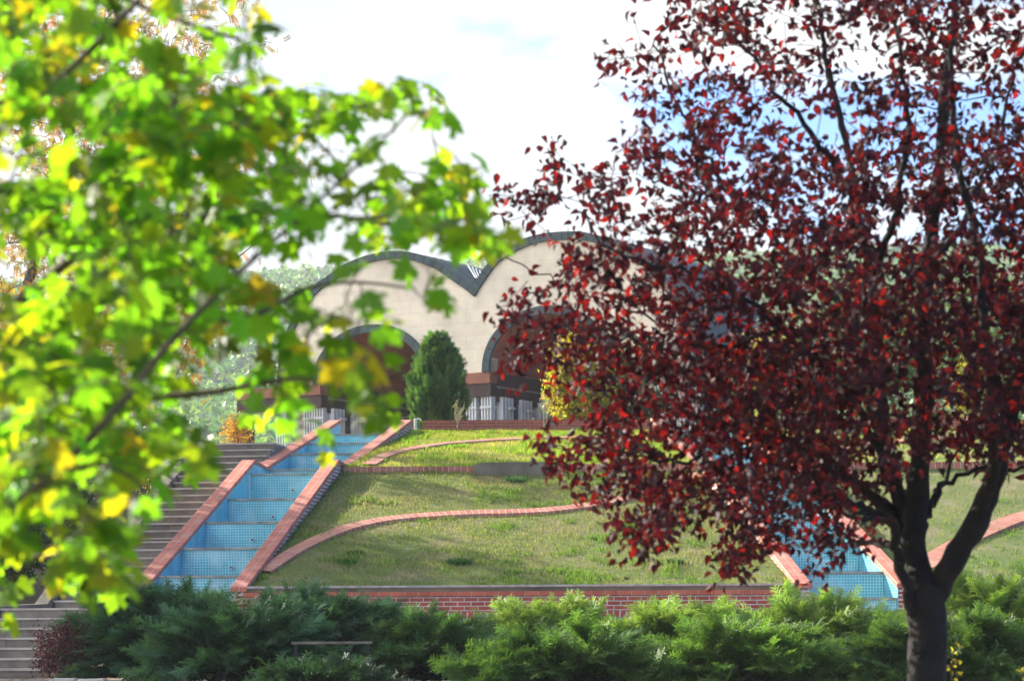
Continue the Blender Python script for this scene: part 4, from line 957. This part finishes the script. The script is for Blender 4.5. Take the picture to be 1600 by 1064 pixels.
def spray(seed, nside=11, sub=2, ang=0.55, wid=0.019):
    r_ = np.random.default_rng(seed); V = []; Fc = []
    def blade(p, d, L_, w_):
        p = np.array(p); d = np.array(d) / np.linalg.norm(d); s_ = np.cross(d, [0.1 * r_.normal(), 0.1 * r_.normal(), 1.0]); s_ /= np.linalg.norm(s_)
        b = len(V); V.extend([p + s_ * w_, p - s_ * w_, p + d * L_]); Fc.append((b, b + 1, b + 2)); return p, d
    blade((0, 0, 0), (1, 0, 0.06), 1.0, wid)
    for k in range(nside):
        for s_ in (-1, 1):
            x = 0.05 + 0.88 * (k + 0.5 * r_.random()) / nside; L_ = 0.42 * (1 - x) ** 0.6 * (0.7 + 0.5 * r_.random()) + 0.06
            a_ = ang * (0.75 + 0.5 * r_.random()); d = np.array([math.cos(a_), s_ * math.sin(a_), 0.25 * r_.normal()])
            blade((x, 0, 0.06 * x), d, L_, wid * 0.9)
            for q in range(sub):
                f_ = 0.25 + 0.55 * (q + r_.random() * 0.6) / sub; p_ = np.array([x, 0, 0.06 * x]) + d * L_ * f_
                a2 = a_ + (0.6 if (q % 2) else -0.6); d2 = np.array([math.cos(a2), s_ * math.sin(a2), 0.35 * r_.normal()])
                blade(p_, d2, L_ * 0.45, wid * 0.8)
    V = np.array(V); V[:, 2] -= 0.18 * V[:, 0] ** 2
    return V, np.array(Fc)
SPR = [spray(1), spray(2), spray(3, 9, 2, 0.5), spray(4, 12, 2, 0.7)]
pc = at(687, 662, 59.0); conifer('conical_evergreen', 'dense dark green conical evergreen in front of the cream hall', (pc[0], 59.0, pc[2] - 0.15), 2.02, 0.57, 2600)

def shrub(name, label, base, c, r, n_t, nleaf, size, colfn, cat='shrub', group=None, shape=SM, mat=None, spread=0.12):
    bx, by, bz = base
    return grow_tree(name, label, cat, base, ellipsoid(c, r, 0.45), n_t, [(bx, by, bz - 0.1), (bx, by, bz + 0.25 * (c[2] - bz)), (bx + .03, by, bz + 0.6 * (c[2] - bz)), (c[0], c[1], c[2] + 0.3 * r[2])], 0.05,
                     mat or M_leaf_bg, shape, nleaf, size, colfn, M_bark_grey, group, spread, 0.2, seg=0.15, parent_r=0.01)
def two_tone(split_x, left=True):
    return None
def gb(px, py, Y): return at(px, py, Y)
# golden shrub with a dark green heart (two plants growing together)
c_ = gb(905, 600, 59.5); shrub('golden_shrub', 'bright yellow bushy shrub right of the hall entrance, beside the banner', (c_[0], 59.5, 5.9), c_, (0.85, 0.55, 1.2), 220, 50, 0.095, gold)
c_ = gb(990, 600, 60.2); shrub('green_shrub', 'dark green rounded shrub directly behind the golden one', (c_[0], 60.2, 5.9), c_, (1.15, 0.8, 1.2), 170, 40, 0.085, dgreen)
c_ = gb(1200, 580, 60.5); shrub('golden_tree', 'yellow-green small tree behind the right water channel', (c_[0], 60.5, 5.9), c_, (0.85, 0.6, 1.25), 120, 34, 0.08, gold, cat='tree')
c_ = gb(1265, 590, 61.5); shrub('green_shrub', 'dark green shrub between the golden tree and the pale far trees', (c_[0], 61.5, 5.9), c_, (0.95, 0.6, 1.15), 130, 36, 0.085, dgreen)
c_ = gb(1515, 610, 60.5); shrub('golden_shrub', 'small yellow-green shrub between the two white posts', (c_[0], 60.5, 5.9), c_, (0.45, 0.4, 0.85), 70, 26, 0.07, gold)
for px_, py_, Y_, rx, rz, lab in ((1340, 545, 74, 2.0, 2.2, 'pale green tree on the far terrace, nearest the golden tree'), (1460, 540, 78, 2.3, 2.4, 'pale green tree on the far terrace, middle of the three'), (1590, 530, 76, 2.4, 2.5, 'pale green tree on the far terrace, rightmost of the three'), ):
    c_ = gb(px_, py_, Y_); shrub('pale_green_tree', lab, (c_[0], Y_, 5.8), c_, (rx, 1.5, rz), 160, 40, 0.13, mgreen, cat='tree', group='pale trees on the far terrace', spread=0.25)
# low orange-yellow shrub at the stair head, shrubs by the rail
c_ = gb(372, 676, 60.0); shrub('orange_shrub', 'small orange-yellow shrub at the head of the stone stairs', (c_[0], 60.0, 5.6), c_, (0.32, 0.3, 0.42), 45, 24, 0.06, lambda n: vary((0.50, 0.27, 0.04), n, 0.25, 0.1))
c_ = gb(262, 728, 52.0); shrub('trailing_shrub', 'yellow-green shrub growing through the dark railing', (c_[0], 52.0, 4.6), c_, (0.75, 0.5, 0.5), 90, 28, 0.06, lambda n: np.where(rng.random((n, 1)) < 0.4, vary((0.40, 0.27, 0.04), n, 0.25), vary((0.10, 0.15, 0.03), n, 0.25)))
c_ = gb(110, 745, 50.0); shrub('bank_shrub', 'dark green shrub on the bank left of the stairs, upper one', (c_[0], 50.0, 4.0), c_, (1.5, 0.8, 0.9), 150, 30, 0.08, dgreen, group='shrubs on the bank')
c_ = gb(150, 800, 46.5); shrub('bank_shrub', 'dark green shrub right against the edge of the stairs, middle one', (c_[0] - 0.3, 46.5, 3.0), c_ - [0.25, 0, 0], (0.55, 0.7, 0.6), 110, 30, 0.07, dgreen, group='shrubs on the bank')
c_ = gb(60, 850, 45.0); shrub('bank_shrub', 'dark green shrub on the bank left of the stairs, lower one', (c_[0] - 0.5, 45.0, 2.2), c_ - [0.45, 0, 0], (0.9, 0.8, 0.9), 130, 30, 0.08, dgreen, group='shrubs on the bank')

# bare saplings on the upper lawn
def sapling(px, py0, py1, Y, lab):
    b = at(px, py0, Y); h = (py0 - py1) * Y / F
    root = empty('bare_sapling', b, lab, 'sapling', 'bare saplings along the upper wall'); g = Geo(); gl = Geo()
    for k in range(7):
        a = rng.random() * 6.28; lean = 0.10 + 0.25 * rng.random(); hh = h * (0.6 + 0.4 * rng.random())
        tip = b + [math.cos(a) * lean * h, math.sin(a) * 0.1, hh]; st = b + [0, 0, hh * (0.0 if k < 2 else 0.30 * rng.random() + .1)]
        P = wiggle(st, tip, 8, 0.16, 0.0); g.tube(P, np.linspace(0.018 if k < 2 else 0.010, 0.004, 8), 5)
        for q in range(3):
            s0 = P[3 + q]; e = s0 + np.array([rng.normal() * 0.09, rng.normal() * 0.03, 0.10 + 0.08 * rng.random()]); g.tube([s0, (s0 + e) / 2, e], [0.005, 0.004, 0.002], 4)
            place_leaves(gl, np.array([s0, e]), SM, 3, 0.03, vary((0.40, 0.36, 0.16), 3, 0.2), 0.02)
    g.build('stems', M_sap, root); gl.build('leaves', M_leaf_bg, root)
M_sap = noise_mat('pale_stem', (0.32, 0.27, 0.17), (0.45, 0.39, 0.26), 9, 0.9, 0.2)
sapling(716, 667, 624, 56.0, 'bare pale sapling on the upper lawn in front of the evergreen'); sapling(852, 667, 612, 56.1, 'bare pale sapling on the upper lawn in front of the banner')

# grass tussocks on the lawn
def tussock(px, py, w_, lab, c0=(0.035, 0.115, 0.035)):
    b = lawn_hit(px, py); root = empty('grass_tussock', b, lab, 'tussock', 'dark tussocks on the lawn'); n = int(420 * w_ / 0.4)
    th = rng.random(n) * 6.28; r_ = w_ / 2 * np.sqrt(rng.random(n)); pos = np.c_[b[0] + r_ * np.cos(th), b[1] + 0.6 * r_ * np.sin(th), np.full(n, b[2] - 0.01) + 0.18 * r_ * np.sin(th)]
    d = np.c_[np.cos(th) * r_ / w_ * 2, np.sin(th) * r_ / w_ * 2, 0.8 + 0.3 * rng.random(n)]
    BL = np.array([(0, -0.05, 0), (0, 0.05, 0), (0.6, 0.035, 0.02), (1.0, 0, -0.08), (0.6, -0.035, 0.02)]); BF = np.array([(0, 1, 2), (0, 2, 4), (4, 2, 3)])
    g = Geo(); g.inst(BL, BF, pos, frames(d, rnd_dirs(n)), w_ * 0.42 * (0.6 + 0.5 * rng.random(n)), vary(c0, n, 0.25, 0.1)); g.build('blades', M_grass, root)
tussock(808, 752, 0.34, 'round pale-green tussock just below the concrete slab', (0.07, 0.17, 0.06))
tussock(718, 880, 0.34, 'dark green tussock on the lower lawn, centre, near the front edge')
tussock(555, 864, 0.24, 'dark green tussock right of the curved brick path, upper of a pair'); tussock(543, 878, 0.26, 'dark green tussock right of the curved brick path, lower of a pair')
tussock(1056, 880, 0.24, 'small dark tussock on the lower lawn under the red tree', (0.05, 0.12, 0.035))
tussock(930, 842, 0.13, 'tiny green tuft in the middle of the lower lawn below the path end', (0.06, 0.14, 0.04))

# ---------------------------------------------- junipers
def juniper(label, cx, cy, rx, ry, h, nplume, lean, tip, dark, seed, zb=0.84):
    root = empty('spreading_juniper', (cx, cy, zb), label, 'shrub', 'spreading junipers in the foreground bed'); r_ = np.random.default_rng(seed)
    gw = Geo(); gl = Geo(); POS = []; DIR = []; SC = []; CC = []
    for k in range(int(nplume * 1.05)):
        th = r_.random() * 6.283; e = 0.12 + 1.15 * r_.random() ** 0.8          # elevation of the arm
        rad = 0.75 + 0.32 * r_.random()
        d = np.array([math.cos(th) * math.cos(e), math.sin(th) * math.cos(e), math.sin(e)])
        end = np.array([d[0] * rx, d[1] * ry, d[2] * h]) * rad + np.array([lean * h * 0.3 * d[2], 0, 0])
        st = np.array([0.15 * rx * r_.normal(), 0.15 * ry * r_.normal(), 0.05]); n = 9; t = np.linspace(0, 1, n)[:, None]
        P = st + (end - st) * t; P[:, 2] += 0.14 * h * np.sin(t[:, 0] * math.pi); P += np.array([cx, cy, zb]); P[1:] += np.cumsum(r_.normal(size=(n - 1, 3)) * 0.018, axis=0)
        gw.tube(P, np.linspace(0.018, 0.005, n), 4)
        tg = np.gradient(P, axis=0); tg /= np.linalg.norm(tg, axis=1)[:, None]
        m = 25; idx = np.clip((n - 1) * (0.28 + 0.74 * r_.random(m) ** 0.8), 0, n - 1.001); i0 = idx.astype(int); f_ = (idx - i0)[:, None]
        pos = P[i0] * (1 - f_) + P[np.minimum(i0 + 1, n - 1)] * f_; dirv = tg[i0] + r_.normal(size=(m, 3)) * [0.32, 0.32, 0.18] + np.array([lean * 0.35, 0, 0.20])
        POS.append(pos); DIR.append(dirv); SC.append((0.27 + 0.24 * r_.random(m)) * (1.05 - 0.25 * f_[:, 0]))
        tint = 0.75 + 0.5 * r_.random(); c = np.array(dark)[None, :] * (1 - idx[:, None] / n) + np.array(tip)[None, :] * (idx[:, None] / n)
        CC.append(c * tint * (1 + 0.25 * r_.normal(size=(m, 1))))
    POS = np.concatenate(POS); DIR = np.concatenate(DIR); SC = np.concatenate(SC); CC = np.clip(np.concatenate(CC), 0.004, 0.9)
    kk = np.arange(len(POS)) % 4; up = np.array([0, 0, 1.0]) + 0.55 * r_.normal(size=(len(POS), 3))
    for k in range(4):
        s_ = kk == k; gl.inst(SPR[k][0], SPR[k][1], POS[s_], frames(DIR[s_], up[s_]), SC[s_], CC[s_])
    gw.build('branches', M_bark_dark, root); gl.build('foliage', M_juniper, root)
TIP_SHADE, TIP_SUN = (0.080, 0.175, 0.085), (0.26, 0.365, 0.085)  # shade on the left bushes and sun on the right put into tip colours
DK = (0.010, 0.022, 0.012); DG = (0.015, 0.032, 0.010)  # inner tones darkened for shade in the gaps; tips are also paler growth
def jx(px, Y): return (px - 800) / F * Y
juniper('shaded blue-green juniper in front of the foot of the left water channel', jx(265, 34), 34.0, 1.55, 1.2, 1.24, 130, -0.9, TIP_SHADE, DK, 11)
juniper('shaded blue-green juniper rising over the left end of the low brick wall', jx(500, 33.5), 33.5, 1.45, 1.2, 1.12, 120, 0.5, TIP_SHADE, DK, 12)
juniper('dark low juniper behind the wooden bench', jx(390, 32), 32.0, 1.5, 1.0, 0.98, 100, -0.2, TIP_SHADE, DK, 13)
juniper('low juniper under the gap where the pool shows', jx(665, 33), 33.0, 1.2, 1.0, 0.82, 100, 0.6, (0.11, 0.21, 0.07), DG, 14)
juniper('sunlit bright green juniper just right of the gap where the pool shows', jx(850, 33.5), 33.5, 1.35, 1.1, 0.90, 130, -0.5, TIP_SUN, DG, 15)
juniper('sunlit bright green juniper in front of the right half of the low brick wall', jx(1060, 33), 33.0, 1.5, 1.1, 0.88, 140, 0.6, TIP_SUN, DG, 16)
juniper('sunlit bright green juniper in front of the right water channel', jx(1270, 33.5), 33.5, 1.4, 1.1, 1.02, 130, 0.5, TIP_SUN, DG, 17)
juniper('sunlit bright green juniper right of the dark tree trunk, tallest of the row', jx(1545, 33), 33.0, 1.6, 1.2, 1.27, 140, 0.6, TIP_SUN, DG, 18)
juniper('low front juniper at the foot of the dark tree trunk, left side', jx(1160, 30.5), 30.5, 1.5, 0.9, 0.75, 100, 0.2, (0.15, 0.26, 0.055), DG, 19, zb=0.72)  # front row's tip colours darkened to paint the shade low in the bed
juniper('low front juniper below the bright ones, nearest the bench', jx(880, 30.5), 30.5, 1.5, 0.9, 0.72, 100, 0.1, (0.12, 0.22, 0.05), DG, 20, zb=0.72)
juniper('dark low juniper in front of the wooden bench', jx(505, 28.9), 28.9, 0.95, 0.45, 0.34, 70, 0.2, (0.03, 0.07, 0.035), DK, 22, zb=0.64)  # dark tip colour paints the shade below the bench rail
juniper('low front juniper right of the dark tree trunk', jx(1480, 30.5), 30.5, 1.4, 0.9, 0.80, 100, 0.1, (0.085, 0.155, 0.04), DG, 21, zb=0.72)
# purple barberry at the left end
c_ = at(105, 1015, 33.5); shrub('purple_barberry', 'small dark purple-leaved shrub at the left end of the juniper bed', (c_[0], 33.5, 0.86), c_, (0.50, 0.4, 0.48), 110, 34, 0.04, lambda n: vary((0.085, 0.025, 0.035), n, 0.35, 0.12), spread=0.07)
# stone kerb of the bed
root = empty('stone_kerb', at(125, 1062, 33.0), 'pale rounded stone kerb below the purple shrub', 'kerb')
def rounded(x0, x1, y0, y1, z0, z1, b=0.03):
    g = Geo(); rings = []
    for x, k in ((x0, b), (x0 + b, 0), (x1 - b, 0), (x1, b)):
        rings.append([(x, y0 + b, z0), (x, y1 - b, z0), (x, y1 - k / 2, z1 - b - k / 2), (x, y1 - b, z1 - k), (x, y0 + b, z1 - k), (x, y0 + k / 2, z1 - b - k / 2)])
    return g.loft(rings)
rounded(jx(80, 32.5), jx(122, 32.5), 32.3, 32.6, 0.6, EYE - 75 / F * 32.5).build('kerb_block', M_curb, root)
rounded(jx(123, 32.5), jx(168, 32.5), 32.3, 32.6, 0.6, EYE - 76 / F * 32.5).build('kerb_block', M_curb, root)
# bench
bY = 30.0; bx0, bx1 = jx(455, bY), jx(582, bY); zt = EYE + (YH - 1000) / F * bY
root = empty('wooden_bench', ((bx0 + bx1) / 2, bY, 0.72), 'dark bench with a worn wooden top rail, half hidden in the junipers', 'bench')
g = Geo(); g.box(bx0, bx1, bY, bY + 0.05, zt - 0.032, zt); g.build('top_rail', M_wood, root)
g = Geo(); g.box(bx0 + 0.02, bx1 - 0.02, bY - 0.40, bY - 0.02, 0.90, 0.94); g.build('seat', M_black, root)  # seat and legs coloured near-black for the shadow below the rail
for x in (bx0 + 0.03, bx1 - 0.08):
    g = Geo(); g.box(x, x + 0.045, bY + 0.0, bY + 0.04, 0.55, zt - 0.033); g.box(x, x + 0.045, bY - 0.38, bY - 0.34, 0.55, 0.899); g.build('leg', M_black, root)

# yellow seedling beside the trunk
def seedling(px, py_top, Y, lab):
    b = np.array([jx(px, Y), Y, ground_z(0.0, Y) + 0.0]); tip = at(px + 4, py_top, Y)
    root = empty('yellow_seedling', b, lab, 'seedling', 'yellow seedlings below the red tree'); g = Geo(); P = wiggle(b, tip, 14, 0.015); g.tube(P, np.linspace(0.006, 0.002, 14), 5); gl = Geo()
    for k in range(6):
        s0 = P[-1] - [0, 0, 0.035 * k]; e = s0 + np.array([(-1) ** k * (0.03 + 0.02 * rng.random()), rng.normal() * 0.02, 0.03]); g.tube([s0, (s0 + e) / 2, e], 0.0015, 4)
        place_leaves(gl, np.linspace(s0, e, 4), SM, 5, 0.030, vary((0.50, 0.46, 0.04), 5, 0.15), 0.007, droop=-0.1, flat=0.4)
    g.build('stem', M_bark_grey, root); gl.build('leaves', M_leaf_locust, root)
seedling(1484, 1024, 12.6, 'small bright yellow seedling right beside the dark trunk'); seedling(1596, 1048, 12.6, 'small yellow seedling at the far right edge of the photo')

# ------------------------------------------------------------------ haze
m, t, b = newmat('haze_air'); t.nodes.remove(b)
pv = N(t, 'ShaderNodeVolumePrincipled'); pv.inputs['Color'].default_value = (0.88, 0.94, 0.96, 1); pv.inputs['Density'].default_value = 0.00030
pv.inputs['Anisotropy'].default_value = 0.0
t.links.new(pv.outputs[0], t.nodes['Material Output'].inputs['Volume'])
g = Geo(); g.box(-1300, 1300, -70, 2600, -3, 150); tag(g.build('haze', m), kind='stuff')
